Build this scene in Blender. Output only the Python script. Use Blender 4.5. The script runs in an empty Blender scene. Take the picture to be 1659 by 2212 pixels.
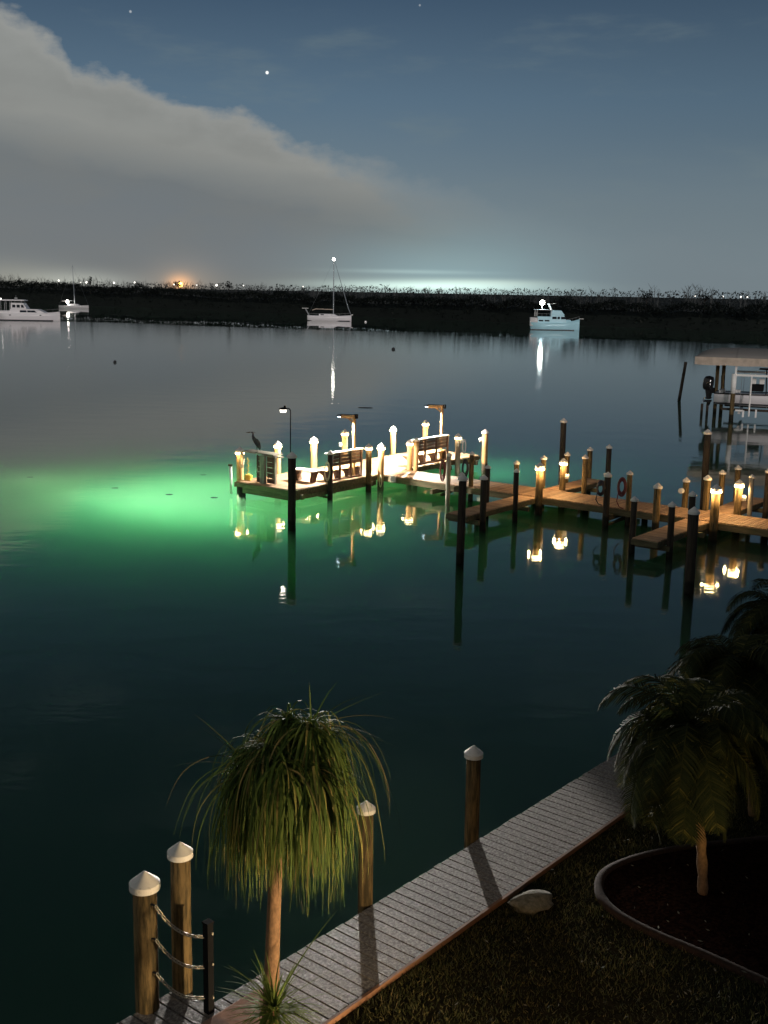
import bpy, math, random
from math import sin, cos, pi, radians, atan2, sqrt
from mathutils import Vector, Matrix, noise as mnoise

random.seed(11)
R = random.random
def U(a, b): return a + (b - a) * random.random()
scene = bpy.context.scene
COL = scene.collection

# ------------------------------------------------------------------ camera
CAM_H, F_PX, PITCH, ROLL = 9.0, 2440.0, math.atan(478 / 2440.0), radians(1.05)
cd = bpy.data.cameras.new('camera')
cam = bpy.data.objects.new('camera', cd)
COL.objects.link(cam)
cd.sensor_fit = 'VERTICAL'
cd.sensor_height = 36.0
cd.lens = F_PX / 2212.0 * 36.0
cd.clip_start = 0.1
cd.clip_end = 12000
A_ = Vector((1, 0, 0)); B_ = Vector((0, sin(PITCH), cos(PITCH)))
right = A_ * cos(ROLL) + B_ * sin(ROLL)
up = -A_ * sin(ROLL) + B_ * cos(ROLL)
back = right.cross(up)
cam.matrix_world = Matrix((
    (right.x, up.x, back.x, 0), (right.y, up.y, back.y, 0), (right.z, up.z, back.z, CAM_H), (0, 0, 0, 1)))
scene.camera = cam

# ------------------------------------------------------------------ world: night sky, cloud bank, town glow
world = bpy.data.worlds.new('World')
scene.world = world
world.use_nodes = True
W = world.node_tree
W.nodes.clear()

class NT:
    """small helper to write node graphs"""
    def __init__(s, t): s.t = t
    def n(s, ty, **kw):
        nd = s.t.nodes.new(ty)
        for k, v in kw.items():
            setattr(nd, k, v)
        return nd
    def put(s, sock, v):
        if isinstance(v, bpy.types.NodeSocket):
            s.t.links.new(v, sock)
        elif v is not None:
            if hasattr(sock.default_value, '__len__') and not hasattr(v, '__len__'):
                v = [v] * len(sock.default_value)
            if hasattr(v, '__len__') and len(v) == 3 and len(sock.default_value) == 4:
                v = (*v, 1)
            sock.default_value = v
    def math(s, op, a, b=None, c=None, clamp=False):
        nd = s.n('ShaderNodeMath', operation=op, use_clamp=clamp)
        for i, v in enumerate((a, b, c)):
            if v is not None: s.put(nd.inputs[i], v)
        return nd.outputs[0]
    def maprange(s, v, a, b, c=0., d=1., smooth=True):
        nd = s.n('ShaderNodeMapRange', interpolation_type='SMOOTHSTEP' if smooth else 'LINEAR')
        for i, x in enumerate((v, a, b, c, d)): s.put(nd.inputs[i], x)
        return nd.outputs[0]
    def mix(s, f, a, b, mode='MIX'):
        nd = s.n('ShaderNodeMix', data_type='RGBA', blend_type=mode)
        s.put(nd.inputs[0], f); s.put(nd.inputs[6], a); s.put(nd.inputs[7], b)
        return nd.outputs[2]
    def noise(s, vec, scale, detail=3, rough=.5, out=0, **kw):
        nd = s.n('ShaderNodeTexNoise', **kw)
        if vec is not None: s.put(nd.inputs['Vector'], vec)
        nd.inputs['Scale'].default_value = scale
        nd.inputs['Detail'].default_value = detail
        nd.inputs['Roughness'].default_value = rough
        return nd.outputs[out]
    def ramp(s, f, stops, interp='LINEAR'):
        nd = s.n('ShaderNodeValToRGB')
        nd.color_ramp.interpolation = interp
        el = nd.color_ramp.elements
        while len(el) < len(stops): el.new(.5)
        for e, (p, c) in zip(el, stops):
            e.position = p; e.color = (*c, 1)
        s.put(nd.inputs[0], f)
        return nd.outputs[0]
    def xyz(s, x, y, z):
        nd = s.n('ShaderNodeCombineXYZ')
        for i, v in enumerate((x, y, z)): s.put(nd.inputs[i], v)
        return nd.outputs[0]

w = NT(W)
tc = w.n('ShaderNodeTexCoord')
sep = w.n('ShaderNodeSeparateXYZ'); W.links.new(tc.outputs['Generated'], sep.inputs[0])
X, Y, Z = sep.outputs
az = w.math('MULTIPLY', w.math('ARCTAN2', X, Y), 180 / pi)
el = w.math('MULTIPLY', w.math('ARCSINE', w.math('MAXIMUM', Z, 0.0)), 180 / pi)
# clear sky by elevation, 0..90 deg
clear = w.ramp(w.math('DIVIDE', el, 90.), [
    (0.0, (.190, .220, .230)), (.02, (.165, .210, .230)), (.055, (.135, .190, .230)), (.10, (.090, .148, .208)),
    (.15, (.046, .084, .136)), (.25, (.019, .034, .058)), (.5, (.008, .014, .025)), (1., (.006, .010, .018))])
sidef = w.maprange(az, -4., 19., 0., .38)
clear = w.mix(sidef, clear, w.mix(.5, clear, (.030, .048, .060)))
# thin high streaks
sv = w.xyz(w.math('MULTIPLY', az, .10), w.math('MULTIPLY', el, .42), 3.7)
streak = w.maprange(w.noise(sv, 1.0, 5, .58), .50, .78, 0., .5)
clear = w.mix(streak, clear, (.150, .195, .205))
# low murk that thickens to the horizon
murk = w.maprange(w.math('ADD', el, w.math('MULTIPLY', w.noise(w.xyz(w.math('MULTIPLY', az, .06), w.math('MULTIPLY', el, .3), 9.), 1., 4), 3.)), 1.2, 9.5, .92, 0.)
clear = w.mix(murk, clear, (.160, .202, .226))
# cloud bank upper edge as a function of azimuth (degrees)
fc = w.n('ShaderNodeFloatCurve')
pts = [(-60, 34), (-35, 21), (-20, 13.2), (-16.9, 11.9), (-15.5, 10.9), (-15.0, 9.8), (-12.6, 9.75), (-11.2, 9.0), (-9.4, 8.65), (-7.2, 8.4),
       (-5.6, 7.5), (-5.0, 7.2), (-3.2, 6.85), (-1.2, 6.5), (0.2, 5.85), (2.4, 5.3), (5.8, 4.4), (10, 3.3), (18, 2.2), (60, 1)]
cv = fc.mapping.curves[0]
while len(cv.points) < len(pts): cv.points.new(.5, .5)
for p, (a, e) in zip(cv.points, pts):
    p.location = ((a + 60) / 120., e / 40.); p.handle_type = 'VECTOR'
fc.mapping.update()
w.put(fc.inputs['Value'], w.math('DIVIDE', w.math('ADD', az, 60.), 120.))
edge = w.math('MULTIPLY', fc.outputs[0], 40.)
nv = w.xyz(w.math('MULTIPLY', az, .55), w.math('MULTIPLY', el, 1.0), .4)
n1 = w.noise(nv, .8, 7, .56)
n2 = w.noise(w.xyz(w.math('MULTIPLY', az, .22), w.math('MULTIPLY', el, .5), 5.), 1., 5, .5)
n3 = w.noise(w.xyz(w.math('MULTIPLY', az, 1.2), w.math('MULTIPLY', el, 1.9), 2.), 1.0, 6, .55)
d = w.math('ADD', w.math('ADD', w.math('SUBTRACT', edge, el), w.math('MULTIPLY', w.math('SUBTRACT', n1, .47), 2.1)), w.math('MULTIPLY', w.math('SUBTRACT', n3, .5), .9))
soft = w.maprange(az, -6., 9., .75, 4.8)
cm = w.math('SMOOTH_MIN', w.math('MAXIMUM', w.math('DIVIDE', d, soft), 0.), 1.0, .3, clamp=True)
fade = w.maprange(az, -2., 11., 1., .25)
cm = w.math('MULTIPLY', cm, fade)
e2 = w.math('ADD', w.math('ADD', el, w.math('MULTIPLY', w.math('MAXIMUM', az, -22.), .16)), w.math('MULTIPLY', w.math('SUBTRACT', n2, .5), 1.6))
cloudc = w.ramp(w.math('DIVIDE', e2, 10.), [
    (0., (.160, .176, .184)), (.18, (.150, .170, .182)), (.30, (.150, .168, .176)), (.40, (.200, .212, .208)),
    (.50, (.246, .254, .242)), (.62, (.236, .246, .236)), (.8, (.264, .276, .266)), (1., (.284, .296, .286))])
cloudc = w.mix(w.maprange(n2, .40, .66, 0., .28), cloudc, (.175, .180, .172))
cloudc = w.mix(w.maprange(d, .1, 1.6, .55, 0.), cloudc, (.320, .325, .312))
cloudc = w.mix(w.maprange(el, 0., 1.3, .6, 0.), cloudc, (.185, .185, .172))
sky = w.mix(cm, clear, cloudc)
# glow of the towns beyond the mangroves
def glow(a0, e0, sa, se, colr, k):
    global sky
    q = w.math('ADD', w.math('POWER', w.math('DIVIDE', w.math('SUBTRACT', az, a0), sa), 2.),
               w.math('POWER', w.math('DIVIDE', w.math('SUBTRACT', el, e0), se), 2.))
    g = w.math('MULTIPLY', w.math('POWER', 2.71828, w.math('MULTIPLY', q, -1.)), k)
    sky = w.mix(g, sky, colr, 'ADD')
glow(2.8, .55, 5.8, 2.1, (.09, .17, .18), 1.0)
glow(1.2, .95, 3.2, .10, (.30, .40, .36), .30)
glow(2.4, .25, 4.6, .24, (.52, .68, .58), 1.)
glow(4.6, .5, 3.2, .16, (.40, .46, .34), .45)
glow(-15.0, .1, 2.4, .5, (.34, .36, .31), .55)
glow(-18.5, .3, 3.0, .8, (.16, .15, .10), .5)
glow(-10.24, .1, .55, .42, (1.0, .42, .10), .75)
glow(-10.1, .2, 1.6, 1.0, (.22, .14, .07), .5)
# two planets and a star
def star(a0, e0, rad, k, c=(1, .97, .9)):
    global sky
    a, e = radians(a0), radians(e0)
    dn = w.n('ShaderNodeVectorMath', operation='DISTANCE')
    W.links.new(tc.outputs['Generated'], dn.inputs[0])
    dn.inputs[1].default_value = (sin(a) * cos(e), cos(a) * cos(e), sin(e))
    m = w.maprange(dn.outputs['Value'], rad * .3, rad, k, 0.)
    sky = w.mix(m, sky, c, 'ADD')
star(-5.98, 10.02, .0017, 1.3)
star(-12.31, 12.33, .0014, .30)
star(1.26, 13.1, .0012, .2)
bg = w.n('ShaderNodeBackground'); W.links.new(sky, bg.inputs[0]); bg.inputs[1].default_value = 1.08
wo = w.n('ShaderNodeOutputWorld'); W.links.new(bg.outputs[0], wo.inputs[0])
world.cycles.sampling_method = 'MANUAL'
world.cycles.sample_map_resolution = 512

# glow of the built-up shore behind the viewer: low, very soft, faint
sun = bpy.data.lights.new('shore_glow', 'SUN')
sun.energy = 1.15; sun.angle = radians(9); sun.color = (1.0, .90, .86)
so = bpy.data.objects.new('shore_glow', sun); COL.objects.link(so)
so.rotation_euler = Vector((-.25, 1, -.16)).to_track_quat('-Z', 'Y').to_euler()

scene.view_settings.view_transform = 'Standard'
scene.view_settings.look = 'None'
scene.view_settings.gamma = 1.0
scene.view_settings.exposure = 0.0
scene.view_settings.use_curve_mapping = False
scene.render.engine = 'CYCLES'
cy = scene.cycles
cy.sample_clamp_indirect = 14.0
cy.max_bounces = 7; cy.transparent_max_bounces = 12; cy.transmission_bounces = 4; cy.glossy_bounces = 3; cy.diffuse_bounces = 2
cy.blur_glossy = .4
cy.use_denoising = True
cy.volume_bounces = 1; cy.volume_step_rate = 4.; cy.volume_max_steps = 64

# ------------------------------------------------------------------ materials
M = {}
def mat(name, col=(.5, .5, .5), rough=.6, metal=0., emit=None, estr=0., spec=None, **kw):
    m = bpy.data.materials.new(name); m.use_nodes = True
    b = m.node_tree.nodes['Principled BSDF']
    b.inputs['Base Color'].default_value = (*col, 1)
    b.inputs['Roughness'].default_value = rough
    b.inputs['Metallic'].default_value = metal
    if spec is not None: b.inputs['Specular IOR Level'].default_value = spec
    if emit:
        b.inputs['Emission Color'].default_value = (*emit, 1)
        b.inputs['Emission Strength'].default_value = estr
        m.cycles.emission_sampling = 'NONE'
    if rough >= .8 and spec is None: b.inputs['Specular IOR Level'].default_value = .12 if rough < .95 else 0.
    M[name] = m
    return m
def nodes(name):
    m = M[name]; t = NT(m.node_tree)
    return t, m.node_tree.nodes['Principled BSDF']
def bump(t, b, h, strength=.5, dist=.01):
    bn = t.n('ShaderNodeBump'); bn.inputs['Strength'].default_value = strength; bn.inputs['Distance'].default_value = dist
    t.put(bn.inputs['Height'], h); t.t.links.new(bn.outputs[0], b.inputs['Normal'])
def pos(t):
    return t.n('ShaderNodeNewGeometry').outputs['Position']
def obj_coord(t):
    return t.n('ShaderNodeTexCoord').outputs['Object']
def scaled(t, v, s):
    n = t.n('ShaderNodeMapping'); t.t.links.new(v, n.inputs[0]); n.inputs['Scale'].default_value = s
    return n.outputs[0]

def wood(name, c1, c2, grain=(1, 1, 1), sc=6., rough=.75, dirt=None, bmp=.5, rnd=.0, gloss_noise=False):
    mat(name, c1, rough)
    t, b = nodes(name)
    oc = obj_coord(t)
    info = t.n('ShaderNodeObjectInfo')
    add = t.n('ShaderNodeVectorMath', operation='ADD')
    t.t.links.new(scaled(t, oc, grain), add.inputs[0])
    t.t.links.new(t.xyz(t.math('MULTIPLY', info.outputs['Random'], 37.), t.math('MULTIPLY', info.outputs['Random'], 91.), 0.), add.inputs[1])
    v = add.outputs[0]
    n = t.noise(v, sc, 6, .65)
    c = t.mix(t.maprange(n, .38, .64) if name.startswith('pile') else t.maprange(n, .3, .72), c1, c2)
    if dirt:
        n2 = t.noise(v, sc * .45, 4, .6)
        c = t.mix(t.maprange(n2, .5, .72, 0., .75), c, dirt)
    if name.startswith('pile') or name == 'post_wood':
        zz = t.n('ShaderNodeSeparateXYZ'); t.t.links.new(pos(t), zz.inputs[0])
        c = t.mix(t.maprange(t.math('ADD', zz.outputs[2], t.math('MULTIPLY', n, .25)), .42, .56, .92, 0.), c, (.012, .013, .010))
    if rnd:
        hv = t.n('ShaderNodeHueSaturation')
        t.put(hv.inputs['Value'], t.math('ADD', t.math('MULTIPLY', info.outputs['Random'], rnd), 1. - rnd / 2))
        t.put(hv.inputs['Color'], c); c = hv.outputs[0]
    t.t.links.new(c, b.inputs['Base Color'])
    if gloss_noise:
        fl = t.noise(scaled(t, v, (1, .4, 1)), 9., 4, .75)
        c = t.mix(t.maprange(fl, .40, .66, 0., .75), t.mix(.5, c, (.05, .042, .036)), (.36, .325, .295))
        t.t.links.new(c, b.inputs['Base Color'])
        n3 = t.noise(scaled(t, v, (1, .4, 1)), 12., 4, .7)
        t.t.links.new(t.maprange(n3, .52, .66, .75, .22), b.inputs['Roughness'])
        b.inputs['Specular IOR Level'].default_value = .45
    bump(t, b, n, bmp, .012)
    return M[name]

wood('pile_wood', (.190, .130, .060), (.060, .046, .024), (13, 13, 1.5), 1.6, .8, (.035, .032, .018), 1., .35)
wood('pile_dark', (.055, .044, .034), (.028, .024, .020), (9, 9, .8), 1.4, .85, None, .8, .3)
wood('deck_wood', (.42, .265, .155), (.24, .15, .085), (8, .8, 1), 3., .7, None, .4, .55)
wood('fascia_wood', (.150, .125, .075), (.070, .065, .038), (.7, 6, 6), 2., .8, (.05, .06, .03), .6, .2)
wood('bench_wood', (.115, .060, .035), (.045, .026, .018), (1, 7, 7), 2., .7, None, .5, .3)
wood('post_wood', (.50, .30, .12), (.34, .19, .07), (7, 7, .8), 2., .7, None, .4, .1)
wood('grey_wood', (.27, .25, .20), (.17, .155, .125), (5, 5, 1), 2., .7, None, .4, .15)
wood('board_wood', (.235, .205, .185), (.125, .105, .090), (3., 6., 1), 3.4, .34, (.085, .068, .058), 1.0, .30, True)
wood('edge_wood', (.230, .110, .055), (.120, .055, .030), (6, 1, 6), 2., .7, (.06, .04, .02), .6, .2)

mat('cap_white', (.80, .78, .76), .55)
t, b = nodes('cap_white'); n = t.noise(obj_coord(t), 14., 5, .65)
t.t.links.new(t.mix(t.maprange(n, .55, .75), (.72, .68, .63), (.46, .41, .35)), b.inputs['Base Color'])
mat('white_paint', (.78, .77, .74), .5)
mat('rail_lit_white', (.82, .80, .76), .5)  # timber tops whitened for the floodlight falling on them
mat('hull_white', (.72, .70, .71), .35)
mat('hull_blue_lit', (.42, .72, .82), .35)  # blue light falling on the right yacht, put into its base colour
mat('hull_grey', (.50, .50, .50), .4)
mat('bottom_paint', (.012, .014, .02), .5)
mat('window_glass', (.012, .016, .024), .12)
mat('metal_grey', (.42, .44, .46), .35, .7)
mat('alum', (.55, .56, .56), .4, .5)
mat('black_metal', (.008, .008, .009), .85)
mat('engine_black', (.010, .010, .011), .12)
mat('rubber', (.02, .02, .022), .7)
mat('rope', (.60, .52, .36), .8)
mat('rope_yellow', (.70, .50, .10), .8)
mat('hose_dark', (.035, .030, .035), .6)
mat('hose_red', (.15, .030, .030), .6)
mat('chain_metal', (.50, .45, .36), .45, .5)
mat('canvas', (.50, .41, .33), .85)
t, b = nodes('canvas'); n = t.noise(obj_coord(t), 2.2, 5, .6)
t.t.links.new(t.mix(t.maprange(n, .35, .7), (.52, .43, .35), (.38, .32, .26)), b.inputs['Base Color']); bump(t, b, n, .3, .03)
mat('canvas_roof', (.20, .19, .18), .9)
mat('heron_grey', (.060, .064, .075), .8)
t, b = nodes('heron_grey'); n = t.noise(scaled(t, obj_coord(t), (1, 1, .5)), 22., 4, .6)
t.t.links.new(t.mix(t.maprange(n, .4, .65), (.045, .048, .058), (.12, .115, .10)), b.inputs['Base Color']); bump(t, b, n, .4, .01)
mat('heron_bill', (.16, .12, .05), .5)
mat('bulb_warm', (1, .9, .7), .5, emit=(1., .74, .40), estr=26.)
mat('bulb_white', (1, 1, 1), .5, emit=(1., .90, .76), estr=3.)
mat('bulb_cool', (1, 1, 1), .5, emit=(.62, .82, 1.), estr=14.)
mat('bulb_far', (1, 1, 1), .5, emit=(1., .95, .85), estr=3.2)
mat('bulb_orange', (1, .6, .2), .5, emit=(1., .46, .10), estr=6.)
mat('bulb_anchor', (1, 1, 1), .5, emit=(1., .94, .84), estr=40.)
mat('bulb_yacht', (1, 1, 1), .5, emit=(1., .98, .86), estr=30.)
mat('bulb_green', (.6, 1, .8), .5, emit=(.70, 1., .80), estr=1.)
mat('trunk_bark', (.24, .15, .09), .9)
t, b = nodes('trunk_bark'); n = t.noise(scaled(t, obj_coord(t), (16, 16, 9)), 1.5, 6, .7)
t.t.links.new(t.mix(t.maprange(n, .3, .7), (.30, .175, .095), (.16, .095, .055)), b.inputs['Base Color']); bump(t, b, n, .8, .02)
def leafmat(name, stops, rough=.5, sc=3.):
    mat(name, stops[0][1], rough)
    t, b = nodes(name)
    b.inputs['Specular IOR Level'].default_value = .15
    geo = t.n('ShaderNodeNewGeometry')
    f = t.math('FRACT', t.math('ADD', geo.outputs['Random Per Island'], t.math('MULTIPLY', t.noise(geo.outputs['Position'], sc, 2), .25)))
    t.t.links.new(t.ramp(f, stops), b.inputs['Base Color'])
    tr = t.n('ShaderNodeBsdfTranslucent'); t.t.links.new(b.inputs['Base Color'].links[0].from_socket, tr.inputs[0])
    ms = t.n('ShaderNodeMixShader'); ms.inputs[0].default_value = .25
    out = m_out = t.t.nodes['Material Output']
    t.t.links.new(b.outputs[0], ms.inputs[1]); t.t.links.new(tr.outputs[0], ms.inputs[2]); t.t.links.new(ms.outputs[0], out.inputs[0])
leafmat('strap_leaf', [(0., (.030, .050, .012)), (.4, (.075, .120, .022)), (.75, (.120, .160, .035)), (.93, (.24, .21, .06)), (1., (.30, .21, .09))], .75)
leafmat('date_leaf', [(0., (.012, .018, .006)), (.6, (.026, .032, .010)), (.93, (.050, .050, .014)), (1., (.12, .10, .025))], .8)
leafmat('grass_blade', [(0., (.020, .026, .009)), (.5, (.045, .046, .016)), (.85, (.085, .075, .026)), (1., (.17, .13, .06))], .6)
leafmat('mangrove_leaf', [(0., (.004, .007, .007)), (.6, (.009, .013, .012)), (1., (.018, .022, .017))], .7, .1)
leafmat('inland_leaf_haze', [(0., (.030, .036, .038)), (1., (.060, .070, .073))], .9, .05)  # lightened grey-blue, distance haze put into the leaf colour
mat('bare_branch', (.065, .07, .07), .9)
mat('mangrove_wood', (.030, .028, .024), .9)
mat('mulch', (.030, .014, .010), .95)
t, b = nodes('mulch'); v = t.n('ShaderNodeTexVoronoi'); t.t.links.new(pos(t), v.inputs[0]); v.inputs['Scale'].default_value = 26.
t.t.links.new(t.mix(t.maprange(v.outputs['Color'], .2, .9), (.007, .0035, .003), (.020, .009, .006)), b.inputs['Base Color']); bump(t, b, v.outputs[0], .25, .02)
mat('soil', (.030, .026, .018), .98)
t, b = nodes('soil'); n = t.noise(pos(t), 7., 6, .7)
t.t.links.new(t.mix(t.maprange(n, .3, .7), (.010, .010, .006), (.026, .022, .013)), b.inputs['Base Color']); bump(t, b, n, .7, .04)
mat('kerb_concrete', (.16, .11, .085), .9)
t, b = nodes('kerb_concrete'); n = t.noise(pos(t), 18., 6, .7)
t.t.links.new(t.mix(t.maprange(n, .3, .7), (.040, .022, .016), (.018, .012, .009)), b.inputs['Base Color']); bump(t, b, n, .5, .01)
mat('path_concrete', (.38, .22, .16), .8)
t, b = nodes('path_concrete'); n = t.noise(pos(t), 9., 6, .7)
t.t.links.new(t.mix(t.maprange(n, .3, .7), (.40, .23, .165), (.27, .15, .11)), b.inputs['Base Color']); bump(t, b, n, .4, .01)
mat('seawall_concrete', (.20, .19, .17), .9)
t, b = nodes('seawall_concrete'); n = t.noise(pos(t), 3., 7, .7)
t.t.links.new(t.mix(t.maprange(n, .3, .7), (.20, .19, .165), (.09, .085, .07)), b.inputs['Base Color']); bump(t, b, n, .6, .03)
mat('limestone', (.34, .32, .26), .9)
t, b = nodes('limestone'); n = t.noise(pos(t), 11., 7, .75)
t.t.links.new(t.mix(t.maprange(n, .3, .7), (.22, .20, .16), (.09, .085, .06)), b.inputs['Base Color']); bump(t, b, n, 1., .04)
mat('bay_mud', (.05, .14, .075), 1.)
t, b = nodes('bay_mud')
n = t.noise(scaled(t, pos(t), (.25, 1., 1.)), .12, 4, .55)
t.t.links.new(t.mix(t.maprange(n, .3, .7), (.050, .150, .090), (.075, .180, .095)), b.inputs['Base Color'])
mat('far_mud_haze', (.045, .052, .055), 1.)  # grey lifted to carry the distance haze over the far land

# water: mirror plus refraction onto the murky bed, calm far out and wind-rippled nearer
mw = bpy.data.materials.new('bay_water'); mw.use_nodes = True; M['bay_water'] = mw
t = NT(mw.node_tree); mw.node_tree.nodes.clear()
P_ = pos(t)
sp = t.n('ShaderNodeSeparateXYZ'); t.t.links.new(P_, sp.inputs[0])
yy = t.math('ADD', sp.outputs[1], t.math('ADD', t.math('MULTIPLY', sp.outputs[0], .42),
     t.math('MULTIPLY', t.noise(scaled(t, P_, (.012, .045, 1)), 1., 4, .6), 46.)))
far = t.maprange(yy, 268., 284.)                              # 1 in the sheltered water under the trees
far = t.math('MULTIPLY', far, t.maprange(t.noise(scaled(t, P_, (.008, .10, 1)), 1., 3, .5), .40, .47, .35, 1.))
nr = t.maprange(sp.outputs[1], 90., 20.)
h1 = t.noise(scaled(t, P_, (.55, 1.0, 1)), .55, 2, .5)
h2 = t.noise(scaled(t, P_, (.8, 1.6, 1)), 2.2, 2, .5)
h = t.math('ADD', h1, t.math('MULTIPLY', h2, .25))
bn = t.n('ShaderNodeBump'); bn.inputs['Strength'].default_value = 1.
t.put(bn.inputs['Distance'], t.math('MULTIPLY', t.math('SUBTRACT', 1., t.math('MULTIPLY', far, .94)), .011))
t.put(bn.inputs['Height'], h)
rough = t.math('ADD', .010, t.math('MULTIPLY', t.math('SUBTRACT', 1., far), t.maprange(sp.outputs[1], 30., 240., .030, .060)))
gl = t.n('ShaderNodeBsdfGlossy'); t.put(gl.inputs['Roughness'], rough); gl.inputs['Color'].default_value = (1, 1, 1, 1)
t.t.links.new(bn.outputs[0], gl.inputs['Normal'])
rf = t.n('ShaderNodeBsdfRefraction'); rf.inputs['IOR'].default_value = 1.333; rf.inputs['Roughness'].default_value = .0
rf.inputs['Color'].default_value = (.95, 1., 1., 1)
fr = t.n('ShaderNodeFresnel'); fr.inputs['IOR'].default_value = 1.333; t.t.links.new(bn.outputs[0], fr.inputs['Normal'])
ms = t.n('ShaderNodeMixShader'); t.t.links.new(fr.outputs[0], ms.inputs[0])
t.t.links.new(rf.outputs[0], ms.inputs[1]); t.t.links.new(gl.outputs[0], ms.inputs[2])
ow = t.n('ShaderNodeOutputMaterial'); t.t.links.new(ms.outputs[0], ow.inputs[0])
va = t.n('ShaderNodeVolumeAbsorption'); va.inputs['Color'].default_value = (.58, .92, .70, 1); va.inputs['Density'].default_value = .40
vs_ = t.n('ShaderNodeVolumeScatter'); vs_.inputs['Color'].default_value = (.66, .90, .72, 1); vs_.inputs['Density'].default_value = .18; vs_.inputs['Anisotropy'].default_value = -.05
ad = t.n('ShaderNodeAddShader'); t.t.links.new(va.outputs[0], ad.inputs[0]); t.t.links.new(vs_.outputs[0], ad.inputs[1]); t.t.links.new(ad.outputs[0], ow.inputs[1])

# ------------------------------------------------------------------ mesh helpers
class MB:
    def __init__(s): s.v = []; s.f = []
    def add(s, vs, fs):
        o = len(s.v); s.v += [tuple(v) for v in vs]; s.f += [tuple(i + o for i in f) for f in fs]; return s
    def box(s, c, d, rot=0., mtx=None):
        x, y, z = d[0] / 2, d[1] / 2, d[2] / 2
        vs = [Vector((sx * x, sy * y, sz * z)) for sz in (-1, 1) for sy in (-1, 1) for sx in (-1, 1)]
        m = mtx if mtx is not None else Matrix.Rotation(rot, 3, 'Z')
        vs = [m @ v + Vector(c) for v in vs]
        return s.add(vs, [(0, 2, 3, 1), (4, 5, 7, 6), (0, 1, 5, 4), (2, 6, 7, 3), (0, 4, 6, 2), (1, 3, 7, 5)])
    def bar(s, a, b, w, h=None):
        a, b = Vector(a), Vector(b); d = b - a
        q = d.to_track_quat('X', 'Z').to_matrix()
        return s.box((a + b) / 2, (d.length, w, h or w), mtx=q)
    def tube(s, pts, rad, n=8, closed=False, caps=True):
        pts = [Vector(p) for p in pts]; k = len(pts)
        if not hasattr(rad, '__len__'): rad = [rad] * k
        vs = []; up0 = None
        for i, p in enumerate(pts):
            if closed: dr = (pts[(i + 1) % k] - pts[i - 1])
            else: dr = pts[min(i + 1, k - 1)] - pts[max(i - 1, 0)]
            dr.normalize()
            if up0 is None: up0 = Vector((0, 0, 1)) if abs(dr.z) < .9 else Vector((1, 0, 0))
            sd = dr.cross(up0).normalized(); u2 = sd.cross(dr).normalized(); up0 = u2
            for j in range(n):
                a = 2 * pi * j / n
                vs.append(p + (sd * cos(a) + u2 * sin(a)) * rad[i])
        fs = []
        for i in range(k if closed else k - 1):
            a, b = i * n, ((i + 1) % k) * n
            for j in range(n): fs.append((a + j, a + (j + 1) % n, b + (j + 1) % n, b + j))
        if caps and not closed:
            fs.append(tuple(range(n))[::-1]); fs.append(tuple((k - 1) * n + j for j in range(n)))
        return s.add(vs, fs)
    def lathe(s, prof, n=16, c=(0, 0, 0)):
        vs = []; fs = []
        for r_, z in prof:
            for j in range(n):
                a = 2 * pi * j / n
                vs.append((c[0] + r_ * cos(a), c[1] + r_ * sin(a), c[2] + z))
        for i in range(len(prof) - 1):
            for j in range(n): fs.append((i * n + j, i * n + (j + 1) % n, (i + 1) * n + (j + 1) % n, (i + 1) * n + j))
        fs.append(tuple(range(n))[::-1]); fs.append(tuple((len(prof) - 1) * n + j for j in range(n)))
        return s.add(vs, fs)
    def ball(s, c, r_, n=10, sq=1.):
        return s.lathe([(r_ * max(.02, sin(pi * i / n)), -r_ * cos(pi * i / n) * sq) for i in range(n + 1)], n + 2, c)
    def prism(s, poly, z0, z1):
        n = len(poly)
        vs = [(x, y, z0) for x, y in poly] + [(x, y, z1) for x, y in poly]
        fs = [tuple(range(n))[::-1], tuple(range(n, 2 * n))] + [(i, (i + 1) % n, n + (i + 1) % n, n + i) for i in range(n)]
        return s.add(vs, fs)
    def side(s, poly, y0, y1):            # polygon in x,z extruded along y
        n = len(poly)
        vs = [(x, y0, z) for x, z in poly] + [(x, y1, z) for x, z in poly]
        fs = [tuple(range(n)), tuple(range(n, 2 * n))[::-1]] + [(i, n + i, n + (i + 1) % n, (i + 1) % n) for i in range(n)]
        return s.add(vs, fs)
    def mesh(s, name):
        m = bpy.data.meshes.new(name); m.from_pydata(s.v, [], s.f); m.validate(); m.update(); return m
    def build(s, name, material, parent=None, smooth=False, bevel=0., kind=None, loc=None, rotz=0.):
        me = s.mesh(name); me.materials.append(M[material])
        if smooth: me.polygons.foreach_set('use_smooth', [True] * len(me.polygons))
        o = bpy.data.objects.new(name, me); COL.objects.link(o)
        if parent is not None: o.parent = parent
        if loc is not None: o.location = loc
        if rotz: o.rotation_euler.z = rotz
        if bevel:
            bv = o.modifiers.new('bevel', 'BEVEL'); bv.width = bevel; bv.segments = 2; bv.limit_method = 'ANGLE'
        if smooth:
            pass
        if kind: o['kind'] = kind
        return o

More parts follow.
